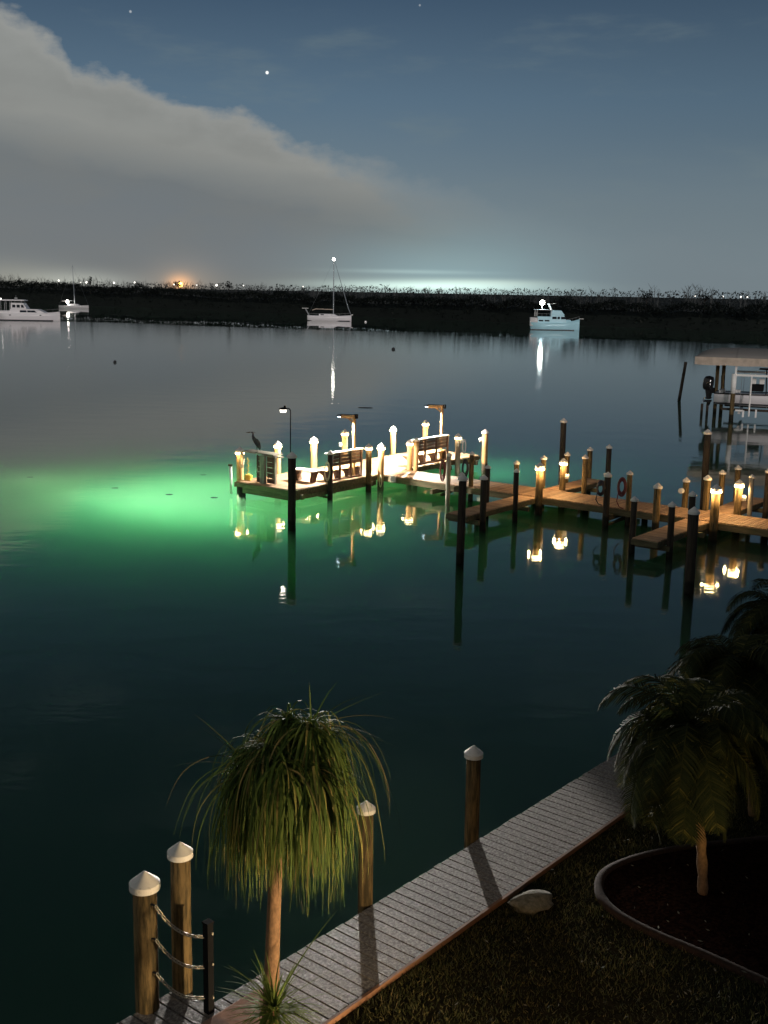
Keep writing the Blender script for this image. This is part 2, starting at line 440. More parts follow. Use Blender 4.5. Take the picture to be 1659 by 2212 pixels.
def tag(o, label=None, cat=None, group=None, kind=None):
    if label: o['label'] = label
    if cat: o['category'] = cat
    if group: o['group'] = group
    if kind: o['kind'] = kind
    return o
def thing(name, label, cat, loc=(0, 0, 0), rz=0., group=None):
    o = bpy.data.objects.new(name, None); COL.objects.link(o)
    o.empty_display_size = .2
    o.location = loc; o.rotation_euler = (0, 0, rz)
    return tag(o, label, cat, group)
def inst(name, me, parent, loc, rot=(0, 0, 0), scale=(1, 1, 1)):
    o = bpy.data.objects.new(name, me); COL.objects.link(o); o.parent = parent
    o.location = loc; o.rotation_euler = rot; o.scale = scale
    return o
def lamp(name, kind, loc, energy, color, parent=None, size=.05, target=None, cone=None, blend=.5):
    l = bpy.data.lights.new(name, kind); l.energy = energy; l.color = color
    if kind in ('POINT', 'SPOT'): l.shadow_soft_size = size
    if kind == 'AREA': l.size = size
    o = bpy.data.objects.new(name, l); COL.objects.link(o); o.location = loc
    if parent is not None: o.parent = parent
    if kind == 'SPOT':
        l.spot_size = radians(cone); l.spot_blend = blend
    if target is not None:
        dr = Vector(target) - Vector(loc)
        o.rotation_euler = dr.to_track_quat('-Z', 'Y').to_euler()
    return o

# dock frame: s runs along the walkway towards the shore, t out along the head of the dock
DO = Vector((-.34, 51.75)); du = Vector((.794, -.607)); dv = Vector((.607, .794)); DROT = atan2(-.607, .794)
def D(s, t, z=0.): p = DO + du * s + dv * t; return (p.x, p.y, z)
# boardwalk frame: r towards the land, q along the seawall
BO = Vector((-1.0, 12.82)); br = Vector((.771, -.636)); bq = Vector((.636, .771)); BROT = atan2(-.636, .771)
def B(r_, q, z=0.): p = BO + br * r_ + bq * q; return (p.x, p.y, z)
ZD, ZB, ZL, BED = .65, .85, .78, -5.0

# ------------------------------------------------------------------ setting: water, bed, ground, far shore
S = 6000
MB().box((0, S / 2 - 100, -3.5), (2 * S, S + 200, 7.0)).build('water', 'bay_water', kind='structure')
MB().add([(-S, -200, BED), (S, -200, BED), (S, S, BED), (-S, S, BED)], [(0, 1, 2, 3)]).build('bay_bed', 'bay_mud', kind='structure')

# lawn side of the seawall (ground sheet runs inland out of the frame)
g = MB()
pl = [B(1.235, -60), B(1.235, 200), B(300, 200), B(300, -60)]
g.add([(p[0], p[1], ZL) for p in pl], [(3, 2, 1, 0)])
g.build('ground', 'soil', kind='structure')
g = MB()
a0, a1, a2, a3 = B(.55, -60), B(.55, 200), B(1.234, 200), B(1.234, -60)
g.prism([a0[:2], a3[:2], a2[:2], a1[:2]], BED, .70)
tag(g.build('seawall', 'seawall_concrete'), 'stained concrete seawall below the weathered boardwalk along the lawn', 'seawall')

shore = [(-700, 1050), (-420, 800), (-195, 579), (-23, 417), (45, 344), (96, 311), (190, 262), (330, 205), (520, 150)]
def shore_at(x):
    for (x0, y0), (x1, y1) in zip(shore, shore[1:]):
        if x <= x1: return y0 + (y1 - y0) * (x - x0) / (x1 - x0)
    return shore[-1][1]
g = MB(); vs = [(x, y + 2, .12) for x, y in shore] + [(5900, 150, .12), (5900, 5900, .12), (-5900, 5900, .12), (-5900, 1054, .12)]
n = len(vs); g.add(vs, [tuple(range(n))])
g.build('far_land', 'far_mud_haze', kind='structure')

# unseen block added as viewer's building, shading garden and dock from the shore glow
hs = thing('shade_house', 'unseen flat-roofed block behind the viewpoint, added to shade garden and dock', 'shade_house', (4, -8, ZL))
MB().box((0, 0, 5.95), (60, 7, 11.9)).build('wall', 'seawall_concrete', hs)
MB().box((0, 0, 12.05), (61, 8, .3)).build('roof', 'kerb_concrete', hs)

# ------------------------------------------------------------------ mangrove belt
def canopy_h(x):
    b = 6.6 + 3.2 * max(0., min(1., (-x - 40) / 160.)) - .4 * max(0., min(1., (x - 40) / 60.))
    return b + 1.0 * mnoise.noise(Vector((x * .035, 3.1, 0))) + 2.0 * mnoise.noise(Vector((x * .16, 7., 0))) + .9 * mnoise.noise(Vector((x * .5, 1., 0)))
def leafquads(mb, c, size, k, spread):
    for _ in range(k):
        p = Vector(c) + Vector((random.gauss(0, spread[0]), random.gauss(0, spread[1]), random.gauss(0, spread[2])))
        a = Vector((U(-1, 1), U(-1, 1), U(-1, 1))).normalized() * size * U(.5, 1.2)
        b_ = Vector((U(-1, 1), U(-1, 1), U(-1, 1))).normalized() * size * U(.5, 1.2)
        mb.add([p - a, p + b_, p + a], [(0, 1, 2)])
g = MB(); x = -330.
while x < 330:
    hh = canopy_h(x); y = shore_at(x)
    cl = 12 if -230 < x < 150 else 5
    for k in range(cl):
        dy = U(0, 14); zz = hh * (1 - (1 - min(1, (dy + 1.5) / 6.)) ** 2 * .45) * U(.12, 1.) if R() < .6 else hh * U(.86, 1.0)
        leafquads(g, (x + U(-.6, .6), y + dy, zz), .62, 3, (.7, .7, .40))
    x += .42
x = -330.
while x < 330:        # rounded heads of single trees along the top
    x += U(1.2, 4.2); y = shore_at(x) + U(1, 9); w2 = U(.7, 1.5)
    leafquads(g, (x, y, canopy_h(x) + U(-.5, .35)), .30, 34, (w2, w2, w2 * .42))
g.build('mangrove_trees', 'mangrove_leaf', kind='stuff')
g = MB()       # dense inner mass that the leaf clumps stand in front of
vs = []; fs = []; xs = [-700 + i * 4 for i in range(306)]
for x in xs:
    y = shore_at(x); hh = canopy_h(x) * .70
    vs += [(x, y + .3 + .8 * mnoise.noise(Vector((x * .2, 0, 0))), 0.), (x, y + 1.6, hh * .7), (x, y + 8, hh), (x, y + 40, hh * .9), (x, y + 42, 0)]
for i in range(len(xs) - 1):
    for j in range(4): fs.append((i * 5 + j, (i + 1) * 5 + j, (i + 1) * 5 + j + 1, i * 5 + j + 1))
g.add(vs, fs); g.build('mangrove_thicket', 'mangrove_leaf', kind='stuff')
# pale bare trees rising behind the thicket
g = MB()
def bare(x, y, z0, h):
    lean = U(-.08, .08)
    pts = [(x + lean * h * k / 3 + U(-.05, .05), y, z0 + h * k / 3) for k in range(4)]
    g.tube(pts, [.13, .10, .07, .03], 3, caps=False)
    for _ in range(9):
        k = U(.45, .98); p = Vector((x + lean * h * k, y, z0 + h * k)); a = U(0, 2 * pi); L = h * U(.08, .2)
        q = p + Vector((cos(a) * L * .7, sin(a) * L * .7, L))
        g.tube([p, q], [.055, .02], 3, caps=False)
for _ in range(620):
    x = U(-300, 260); y = shore_at(x) + U(20, 60)
    hh = 9.0 + (y - shore_at(x)) * .012 + 1.6 * mnoise.noise(Vector((x * .05, 0, 5))) + U(-1.2, 1.0) + (1.2 if x > 85 else 0) + 2.4 * max(0., min(1., (-x - 40) / 160.))
    bare(x, y, 2., hh - 2.)
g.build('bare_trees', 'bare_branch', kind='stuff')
g = MB()         # woods further inland, distant haze put into their leaf grey
x = -560.
while x < 560:
    for row, (dy, hb) in enumerate(((140, 7.8), (320, 10.8))):
        hh = hb + 1.5 * mnoise.noise(Vector((x * .03, row * 9., 1))) + 2.6 * mnoise.noise(Vector((x * .13, row * 9., 4)))
        for k in range(4):
            leafquads(g, (x + U(-1, 1), shore_at(x) + dy + U(-12, 12), hh * (1 - k * .2) - .5), .85, 5, (1.1, 1.2, .55))
    x += 1.3
g.build('inland_woods', 'inland_leaf_haze', kind='stuff')

# single trees that stand out above the belt
def far_tree(x, y, h, wide, label, kind='mangrove_tree'):
    tr = thing(kind, label, 'tree', (x, y, .12), 0, 'trees standing above the mangrove belt')
    m = MB(); m.tube([(0, 0, 0), (U(-.2, .2), 0, h * .5), (U(-.4, .4), 0, h * .92)], [.22, .16, .07], 6)
    for _ in range(5):
        a = U(0, 2 * pi); z = h * U(.62, .85); m.tube([(0, 0, z), (cos(a) * wide * .7, sin(a) * wide * .4, z + h * .10)], [.08, .03], 4)
    m.build('trunk', 'mangrove_wood', tr)
    m = MB()
    for _ in range(9):
        a = U(0, 2 * pi); q = U(0, wide)
        leafquads(m, (cos(a) * q, sin(a) * q * .6, h * U(.80, 1.0)), .42, 14, (wide * .26, wide * .26, wide * .16))
    m.build('crown', 'mangrove_leaf', tr)
far_tree(76.0, 338, 9.6, 1.5, 'dark round-headed tree above the mangroves, just right of the moored motor yacht')
far_tree(92.0, 334, 9.8, 2.0, 'broad dark tree above the mangroves, left of the tilted mooring pile')
far_tree(110., 330, 9.8, 1.0, 'slim dark tree above the mangroves, straight above the tilted mooring pile')
far_tree(116.5, 327, 9.4, 1.6, 'flat-topped dark tree above the mangroves, above the boat lift canopy')
far_tree(121.5, 325, 8.9, 1.4, 'small dark tree above the mangroves, next to the last tree on the right')
far_tree(124.5, 322, 9.6, 1.9, 'bushy dark tree above the mangroves, rightmost in the photo')
far_tree(-88., 484, 11.6, 1.7, 'dark tree with a split crown beside the orange light on the far shore')
far_tree(-137., 530, 12.6, .6, 'slender dark tree like a post above the far shore, right of the small sailboat')
far_tree(-64., 462, 11.2, 1.4, 'small dark tree above the mangroves between orange light and large sailboat')

# lamps of the houses beyond the mangroves
FAR = [(-200.2, 11.2, .95, 'white', 'white far lamp furthest left, over the bow of the left motor yacht'),
       (-187., 10.2, .8, 'white', 'white far lamp just right of the small sailboat mast'),
       (-183.4, 10.5, 1.25, 'white', 'brighter white far lamp, second to the right of the small sailboat mast'),
       (-166.7, 10.4, 1.2, 'white', 'white far lamp right of the slender post-like tree'),
       (-154.1, 10.9, .9, 'white', 'white far lamp midway between slender tree and orange light'),
       (-129.9, 7.8, 1.0, 'white', 'small white far lamp touching the orange light'),
       (-126.2, 8.2, 2.1, 'orange', 'large orange lamp glowing above the mangroves'),
       (-116.4, 9.7, .9, 'white', 'first white far lamp to the right of the orange light'),
       (-104.3, 9.4, 1.2, 'white', 'second white far lamp to the right of the orange light'),
       (-87.9, 9.6, .7, 'white', 'faint white far lamp midway between orange light and large sailboat'),
       (-51.9, 9.2, .8, 'white', 'white far lamp left of the large sailboat mast'),
       (186.7, 4.9, .75, 'white', 'lone white far lamp above the tilted mooring pile'),
       (203.6, 5.2, 1.0, 'white', 'white far lamp between slim tree and flat-topped tree'),
       (214.6, 4.3, .8, 'white', 'white far lamp under the flat-topped tree'),
       (218.6, 4.1, .9, 'white', 'white far lamp furthest right, beside the bushy tree')]
for x, z, r_, c, lb in FAR:
    f = 1.0
    # keep each lamp on its bearing but just behind the belt so it clears the trees
    yb = shore_at(x) + 430; k = yb / 700.; xx = x * k; zz = max(9 + (z - 9) * k + .4, 10.9 if x < 0 else 9.2)
    ft = thing('far_lamp', lb, 'lamp', (xx, yb, .12), 0, 'lamps beyond the mangroves')
    MB().tube([(0, 0, 0), (0, 0, zz - .4)], .10, 6).build('pole', 'mangrove_wood', ft)
    MB().ball((0, 0, zz - .12), r_ * k * (.5 if c == 'white' else .72), 8).build('bulb', 'bulb_orange' if c == 'orange' else 'bulb_far', ft, True)
    if c == 'orange':
        lamp('glow', 'POINT', (0, -4, zz + 2), 12000, (1., .45, .12), ft, .5)

# ------------------------------------------------------------------ boats on the bay
def hull(mb, st, n=5, top=True):
    """stations: x, half-beam at sheer, sheer z, half-beam at waterline, bottom z"""
    rows = []
    for x, b, zs, bw, zb in st:
        row = []
        for k in range(-n, n + 1):
            a = abs(k) / n; sgn = 1 if k >= 0 else -1
            if a < .5: yb = bw * (a / .5); z = zb * (1 - (a / .5) ** 2)
            else: q = (a - .5) / .5; yb = bw + (b - bw) * q; z = zs * q
            row.append((x, sgn * yb, z))
        rows.append(row)
    m = 2 * n + 1; vs = [p for r_ in rows for p in r_]; fs = []
    for i in range(len(rows) - 1):
        for j in range(m - 1): fs.append((i * m + j, (i + 1) * m + j, (i + 1) * m + j + 1, i * m + j + 1))
        if top: fs.append((i * m, i * m + m - 1, (i + 1) * m + m - 1, (i + 1) * m))
    fs.append(tuple(range(m)))
    return mb.add(vs, fs)
def cabin(mb, x0, x1, w, z0, z1, rake=.3, taper=.9, aft=.0):
    vs = [(x0, -w, z0), (x1, -w, z0), (x1, w, z0), (x0, w, z0),
          (x0 + aft, -w * taper, z1), (x1 - rake, -w * taper, z1), (x1 - rake, w * taper, z1), (x0 + aft, w * taper, z1)]
    return mb.add(vs, [(3, 2, 1, 0), (4, 5, 6, 7), (0, 1, 5, 4), (1, 2, 6, 5), (2, 3, 7, 6), (3, 0, 4, 7)])
def panes(parent, side_y, items, mtl='window_glass', name='window'):
    for x0, x1, z0, z1, sl in items:
        MB().side([(x0, z0), (x1, z0), (x1 - sl, z1), (x0, z1)], side_y - .03, side_y + .03).build(name, mtl, parent)
def railing(parent, pts, h=.7, step=1.3):
    m = MB()
    top = [(x, y, z + h) for x, y, z in pts]
    m.tube(top, .025, 5)
    for (a, b_) in zip(pts, pts[1:]):
        a, b_ = Vector(a), Vector(b_); k = max(1, int((b_ - a).length / step))
        for i in range(k + 1):
            p = a.lerp(b_, i / k); m.tube([p, p + Vector((0, 0, h))], .018, 4)
    return m.build('railing', 'alum', parent)
BOATG = 'boats moored out on the bay'

# left motor yacht, bow to the right, heading slightly away
y1 = thing('motor_yacht', 'white motor yacht with covered flybridge, cut by the left edge of the photo', 'motor yacht', (-97.4, 288.6, 0), radians(2), BOATG)
m = MB(); hull(m, [(0, 1.9, 1.75, 1.75, -.6), (2.5, 2.15, 1.75, 1.9, -.8), (7, 2.2, 1.8, 1.9, -.9), (10.5, 1.9, 1.95, 1.4, -.8), (13, 1.1, 2.15, .6, -.6), (14.7, .06, 2.35, .03, 0.)])
m.build('hull', 'hull_white', y1, True)
m = MB(); m.side([(-.02, -.05), (12.9, -.05), (13.2, .22), (-.02, .22)], -2.24, 2.24); m.build('boot_stripe', 'bottom_paint', y1)
m = MB(); cabin(m, 2.7, 12.0, 1.75, 1.75, 2.85, 2.4, .9, .0); m.build('deckhouse', 'hull_white', y1, bevel=.08)
m = MB(); cabin(m, 2.9, 6.9, 1.6, 2.85, 4.35, .9, .88); m.build('bridge', 'hull_white', y1, bevel=.06)
m = MB(); m.box((3.3, 0, 4.95), (6.2, 3.5, .22)); m.box((3.3, 0, 5.1), (5.4, 3.0, .12)); m.build('hardtop', 'hull_white', y1, bevel=.06)
for x in (.5, 1.8, 3.1, 5.6):
    for sy in (-1.55, 1.55): MB().tube([(x, sy, 1.8 if x < 3 else 4.3), (x, sy, 4.85)], .05, 5).build('hardtop_support', 'alum', y1)
m = MB(); cabin(m, .1, 2.8, 1.9, 1.75, 2.4, .0, 1.); m.build('cockpit_coaming', 'hull_white', y1)
panes(y1, -1.72, [(5.2, 6.9, 2.05, 2.55, .1), (7.05, 9.4, 2.05, 2.55, .6)])
panes(y1, -1.56, [(3.3, 4.1, 3.2, 3.9, 0), (4.4, 5.2, 3.2, 3.9, 0), (5.5, 6.3, 3.2, 3.9, .3)])
panes(y1, -2.20, [(2.6, 3.1, 1.25, 1.45, 0), (10.2, 10.6, 1.3, 1.5, 0)], name='porthole')
railing(y1, [(8.0, -2.0, 1.9), (11, -1.7, 2.0), (13.2, -.9, 2.2), (14.6, 0, 2.35)], .65)
m = MB(); m.ball((.4, -1.0, 5.3), .18, 8); m.build('anchor_light', 'bulb_far', y1, True)
m = MB(); m.tube([(3.9, 0, 5.1), (3.9, 0, 6.2)], .03, 4); m.box((3.9, 0, 5.5), (.7, .3, .18)); m.build('antenna', 'alum', y1)

# small sailboat far left
s1 = thing('sailboat', 'small grey sailboat with bare mast and bright cockpit light, far left', 'sailboat', (-128.2, 447.7, 0), radians(3), BOATG)
m = MB(); hull(m, [(0, 1.2, 1.1, .9, -.3), (4, 1.8, 1.05, 1.5, -.5), (8, 1.35, 1.15, 1.0, -.4), (11.3, .05, 1.35, .03, 0)]); m.build('hull', 'hull_grey', s1, True)
m = MB(); cabin(m, 3.4, 8.2, 1.0, 1.1, 1.75, 1.0, .85); m.build('cabin', 'hull_grey', s1, bevel=.05)
m = MB(); m.tube([(6.0, 0, 1.2), (5.6, 0, 16.6)], [.10, .07], 6); m.build('mast', 'metal_grey', s1)
m = MB(); m.tube([(5.9, 0, 2.9), (1.5, 0, 3.1)], .09, 6); m.build('boom', 'metal_grey', s1)
m = MB(); cabin(m, .9, 3.6, 1.0, 2.6, 3.0, .3, .8, .3); m.build('bimini', 'canvas_roof', s1)
m = MB()
for a, b_ in (((5.6, 0, 16.5), (11.2, 0, 1.4)), ((5.6, 0, 16.5), (0, 0, 1.2)), ((5.62, 0, 15.5), (6, -1.7, 1.1)), ((5.62, 0, 15.5), (6, 1.7, 1.1))): m.tube([a, b_], .02, 3)
m.build('rigging', 'metal_grey', s1)
m = MB(); m.ball((3.5, -1.2, 2.5), .48, 8, 1.5); m.build('cockpit_light', 'bulb_anchor', s1, True)

# large sailboat
s2 = thing('sailboat', 'white sailboat with lit masthead and solar panel on its stern, in the middle', 'sailboat', (-23.5, 337.1, 0), radians(-3), BOATG)
m = MB(); hull(m, [(0, 1.3, 1.55, 1.0, -.3), (.6, 1.55, 1.5, 1.25, -.4), (5, 2.05, 1.4, 1.75, -.6), (9.5, 1.6, 1.5, 1.2, -.5), (12.9, .05, 1.75, .03, 0)])
m.build('hull', 'hull_white', s2, True)
m = MB(); m.side([(.1, -.1), (12.4, -.1), (12.5, .18), (.0, .18)], -1.2, 1.2); m.build('boot_stripe', 'bottom_paint', s2)
m = MB(); cabin(m, 3.4, 9.0, 1.1, 1.45, 2.05, 1.4, .85); m.build('cabin', 'hull_white', s2, bevel=.06)
panes(s2, -1.03, [(3.9, 4.9, 1.65, 1.9, 0)])
m = MB(); m.tube([(7.6, 0, 1.6), (7.6, 0, 17.4)], [.13, .10], 8); m.build('mast', 'metal_grey', s2)
m = MB(); m.tube([(7.5, 0, 3.3), (2.4, 0, 3.4), (1.3, 0, 3.0)], .13, 6); m.build('boom', 'canvas', s2)
m = MB(); m.tube([(12.8, 0, 1.8), (12.0, 0, 3.6), (7.9, 0, 17.0)], [.07, .14, .05], 6); m.build('furled_sail', 'metal_grey', s2)
m = MB()
for a, b_ in (((7.6, 0, 17.3), (.1, 0, 1.6)), ((7.6, 0, 16.8), (7.4, -2, 1.5)), ((7.6, 0, 16.8), (7.4, 2, 1.5))): m.tube([a, b_], .018, 3)
m.build('rigging', 'metal_grey', s2)
m = MB(); m.bar((.4, -.8, 1.5), (-.6, -.8, 3.4), .1); m.bar((.4, .8, 1.5), (-.6, .8, 3.4), .1); m.build('davit', 'metal_grey', s2)
m = MB(); m.box((-.7, 0, 3.55), (1.8, 2.0, .12)); m.build('solar_panel', 'white_paint', s2)
railing(s2, [(.4, -1.5, 1.5), (5, -2, 1.4), (9.5, -1.55, 1.5), (12.7, -.1, 1.75)], .6, 1.6)
m = MB(); m.tube([(12.8, 0, 1.8), (13.4, 0, 1.9)], .12, 5); m.build('bow_roller', 'white_paint', s2)
m = MB(); m.ball((7.6, 0, 17.75), .42, 10); m.build('masthead_light', 'bulb_anchor', s2, True)

# right motor yacht (trawler)
y2 = thing('motor_yacht', 'pale blue-lit motor yacht with dazzling deck light at its stern, on the right', 'motor yacht', (36.3, 290.6, 0), radians(-4), BOATG)
m = MB(); hull(m, [(0, 1.9, 1.9, 1.7, -.5), (3, 2.1, 1.8, 1.9, -.7), (7, 2.1, 1.75, 1.8, -.8), (9.5, 1.6, 2.05, 1.1, -.7), (11.2, .75, 2.5, .35, -.5), (12.3, .05, 2.85, .03, 0)])
m.build('hull', 'hull_blue_lit', y2, True)
m = MB(); m.side([(0, -.05), (10.8, -.05), (10.9, .16), (0, .16)], -2.12, 2.12); m.build('boot_stripe', 'bottom_paint', y2)
m = MB(); m.box((.75, 0, 2.0), (1.9, 3.7, 2.1)); m.build('aft_enclosure', 'hull_grey', y2, bevel=.05)
m = MB(); cabin(m, 1.6, 5.3, 1.85, 1.8, 3.35, .0, .95); m.build('aft_cabin', 'hull_blue_lit', y2, bevel=.05)
m = MB(); cabin(m, 4.9, 9.1, 1.7, 1.8, 3.75, .9, .92); m.build('pilothouse', 'hull_blue_lit', y2, bevel=.06)
m = MB(); cabin(m, 4.8, 8.4, 1.6, 3.75, 4.9, .9, .9, .2); m.build('flybridge', 'hull_blue_lit', y2, bevel=.08)
m = MB(); cabin(m, 8.8, 10.4, 1.1, 2.0, 2.6, .5, .8); m.build('trunk_cabin', 'hull_blue_lit', y2, bevel=.05)
panes(y2, -1.80, [(1.9, 3.1, 2.1, 2.5, 0), (3.4, 4.6, 2.1, 2.5, 0)])
panes(y2, -1.66, [(5.3, 6.4, 2.75, 3.35, 0), (6.6, 7.2, 2.75, 3.35, 0), (7.5, 8.9, 2.75, 3.35, .4)])
m = MB(); m.box((3.0, 0, 5.0), (4.6, 3.4, .12)); m.build('sundeck_top', 'hull_grey', y2)
for x in (1.0, 1.5, 5.0):
    for sy in (-1.6, 1.6): MB().tube([(x, sy, 3.3), (x, sy, 5.0)], .05, 4).build('support', 'white_paint', y2)
m = MB(); m.bar((5.1, 0, 4.9), (4.3, 0, 6.6), .25, .35); m.bar((4.0, 0, 6.4), (6.2, 0, 6.6), .06); m.build('radar_mast', 'white_paint', y2)
railing(y2, [(1.6, -1.8, 3.35), (4.8, -1.8, 3.35)], .7, .9)
railing(y2, [(8.6, -1.7, 1.95), (10.4, -1.1, 2.4), (12.2, -.1, 2.85)], .6, .9)
m = MB(); m.box((12.7, 0, 2.9), (1.2, .35, .12)); m.build('bow_pulpit', 'white_paint', y2)
m = MB(); m.ball((2.7, -.4, 6.75), .62, 10); m.build('deck_light', 'bulb_yacht', y2, True)
m = MB(); m.tube([(2.7, -.4, 5.0), (2.7, -.4, 6.3)], .05, 5); m.build('light_pole', 'white_paint', y2)
lamp('deck_glow', 'POINT', (2.7, -.4, 5.75), 1100, (.55, .86, 1.), y2, .2)

# mooring balls and a drifting mat
for (x, y, r_, mt, lb) in ((-6.3, 329.7, .38, 'white_paint', 'small white mooring ball right of the large sailboat'),
                           (1.0, 178.2, .28, 'rubber', 'dark mooring ball on open water above the dock'),
                           (-32.5, 135.9, .20, 'rubber', 'tiny dark float on open water, left side')):
    o = MB().ball((0, 0, .06), r_, 8).build('mooring_ball', mt, None, True, loc=(x, y, 0)); tag(o, lb, 'buoy')
m = MB(); m.lathe([(.02, -.02), (.62, .0), (.5, .03), (.02, .05)], 14)
o = m.build('drifting_weed', 'mangrove_wood', loc=(-1.6, 88.1, 0)); o.scale = (1, .35, 1); tag(o, 'thin dark mat of weed drifting on the water behind the dock lamps', 'seaweed')

# ------------------------------------------------------------------ dock structure
dock = thing('dock', 'wooden dock with walkway and brightly lit end platform on piles', 'dock', D(0, 0, 0), DROT)
def plank_mesh(L, wd, name, mtl):
    m = MB(); m.box((0, 0, -.02), (wd, L, .04)); me = m.mesh(name); me.materials.append(M[mtl]); return me
P = .150
# walkway planks (lie across the walkway)
me_w = plank_mesh(1.95, P - .030, 'plank', 'deck_wood')
for i in range(162):
    inst('plank', me_w, dock, (.02 + P * (i + .5), .975 + U(-.008, .008), ZD + U(-.002, .002)))
# head platform: planks lie across it
me_p = plank_mesh(3.30, P - .030, 'plank', 'deck_wood')
for i in range(97):
    inst('plank', me_p, dock, (-1.655 + U(-.008, .008), -5.9 + P * (i + .5), ZD + U(-.002, .002)), (0, 0, pi / 2))
m = MB()
m.box((12.2, .0 - .024, ZD - .17), (24.3, .045, .24)); m.box((12.2, 1.95 + .024, ZD - .17), (24.3, .045, .24))
m.build('side_beam', 'fascia_wood', dock)
m = MB()
m.box((.022, -3.0, ZD - .15), (.045, 6.0, .22)); m.box((.022, 5.3, ZD - .15), (.045, 6.6, .22)); m.box((-3.335, 1.35, ZD - .15), (.045, 14.6, .22))
m.box((-1.65, -5.93, ZD - .13), (3.4, .05, .18)); m.box((-1.65, 8.68, ZD - .13), (3.4, .05, .18))
m.build('head_fascia', 'fascia_wood', dock)
m = MB(); m.box((-1.60, -5.84, ZD - .36), (3.1, .07, .24)); m.box((.06, -3.0, ZD - .36), (.07, 5.6, .2)); m.build('lower_fascia', 'fascia_wood', dock)
m = MB()
for x in (-2.6, -1.65, -.7): m.box((x, 1.35, ZD - .13), (.05, 14.4, .18))
for y in (.45, .98, 1.5): m.box((12.3, y, ZD - .13), (24.0, .05, .18))
for x in (3.4, 7.3, 12.0, 16.0, 20.2): m.box((x, .97, ZD - .36), (.14, 2.9, .2))
for y in (-5.4, -3.3, -.6, 2.6, 5.8, 8.2): m.box((-1.65, y, ZD - .36), (3.7, .14, .2))
m.build('joists', 'fascia_wood', dock)
m = MB()
for (a, b_) in (((12.0, -.5, -.05), (12.0, 1.9, .15)), ((3.4, .3, .0), (3.4, 1.9, .25)), ((.3, -3.6, .0), (-3.2, -3.3, .2))): m.bar(a, b_, .07, .16)
m.build('cross_brace', 'fascia_wood', dock)

# finger piers
def finger(s0, s1, t0, t1, label):
    f = thing('finger_pier', label, 'finger pier', D((s0 + s1) / 2, (t0 + t1) / 2, 0), DROT, 'narrow finger piers off the dock walkway')
    wd = s1 - s0; L = t1 - t0; me = plank_mesh(wd, P - .030, 'plank', 'deck_wood'); k = int(L / P)
    for i in range(k): inst('plank', me, f, (U(-.006, .006), -L / 2 + P * (i + .5), ZD + U(-.002, .002) - .004), (0, 0, pi / 2))
    m = MB(); m.box((-wd / 2 + .0, 0, ZD - .14), (.045, L, .18)); m.box((wd / 2, 0, ZD - .14), (.045, L, .18)); 
    m.box((0, -L / 2 - .025, ZD - .14), (wd + .05, .045, .18)) if t0 < 0 else m.box((0, L / 2 + .025, ZD - .14), (wd + .05, .045, .18))
    m.build('side_beam', 'fascia_wood', f)
    for y in (-L / 2 + .5, L / 2 - 1.2): MB().box((0, y, ZD - .32), (wd + .5, .12, .17)).build('cross_beam', 'fascia_wood', f)
finger(7.7, 8.6, -5.5, -.05, 'left finger pier on the near side, beside the pair of tall dark piles')
finger(7.7, 8.6, 2.0, 6.0, 'left finger pier on the far side, reached past the round-lamp pile')
finger(15.1, 16.05, -4.8, -.05, 'right finger pier on the near side, half hidden by dark piles')
finger(15.1, 16.05, 2.0, 6.4, 'right finger pier on the far side, running to the right edge')

# ------------------------------------------------------------------ piles
def shaft_mesh(rad, z0, z1, nm='shaft', mtl='pile_wood', seg=14):
    m = MB(); k = 9; ph = U(0, 9); vs = []; fs = []
    for i in range(k + 1):
        z = z0 + (z1 - z0) * i / k
        for j in range(seg):
            a = 2 * pi * j / seg
            r_ = rad * (1.06 - .10 * i / k) * (1 + .035 * mnoise.noise(Vector((cos(a) * 1.4 + ph, sin(a) * 1.4, z * .9))))
            vs.append((r_ * cos(a), r_ * sin(a), z))
    for i in range(k):
        for j in range(seg): fs.append((i * seg + j, i * seg + (j + 1) % seg, (i + 1) * seg + (j + 1) % seg, (i + 1) * seg + j))
    fs.append(tuple(k * seg + j for j in range(seg)))
    return m.add(vs, fs)
def pile(x, y, top, dia, label, mtl='pile_wood', lean=0., lit=False, cap=True, z0=BED, group='capped piles of the dock', name='dock_pile', box=None, nocap_top=False):
    ch = dia * .62
    p = thing(name, label, 'pile', (x, y, 0), U(0, 6.28), group)
    rad = dia * .41
    shaft_mesh(rad, z0, top - ch * .72, mtl=mtl).build('shaft', mtl, p, True)
    if cap:
        m = MB(); z = top - ch
        m.lathe([(dia * .46, z - .0), (dia * .5, z), (dia * .5, z + ch * .36), (dia * .47, z + ch * .40), (dia * .25, z + ch * .70), (.012, top)], 40)
        o = m.build('cap', 'cap_white', p)
    if lit:
        m = MB(); z = top - ch - .10
        m.lathe([(rad + .004, z + .02), (dia * .50, z + .03), (dia * .50, z + .09), (rad + .004, z + .095)], 18)
        m.build('lamp_ring', 'bulb_warm', p)
        for k in range(3):
            a = 2 * pi * k / 3 + 1.
            lamp('lamp_light', 'POINT', (cos(a) * (dia * .56 + .10), sin(a) * (dia * .56 + .10), z - .04), lit, (1., .62, .26), p, .04)
    if box:
        m = MB(); a = box[0] - p.rotation_euler.z; rr = rad + .06
        m.lathe([(.02, -.09), (.085, -.075), (.085, .075), (.02, .09)], 12)
        o = m.build('hose_bracket', 'white_paint', p); o.location = (cos(a) * rr, sin(a) * rr, box[1]); 
        o.rotation_euler = (pi / 2, 0, a + pi / 2 + .4)
        o.scale = (1.3, 1.3, 1)
    if lean: p.rotation_euler = (lean[0], lean[1], 0)
    else: p.rotation_euler.x = U(-.011, .011); p.rotation_euler.y = U(-.011, .011)
    return p
W_ = 'warm-lit '
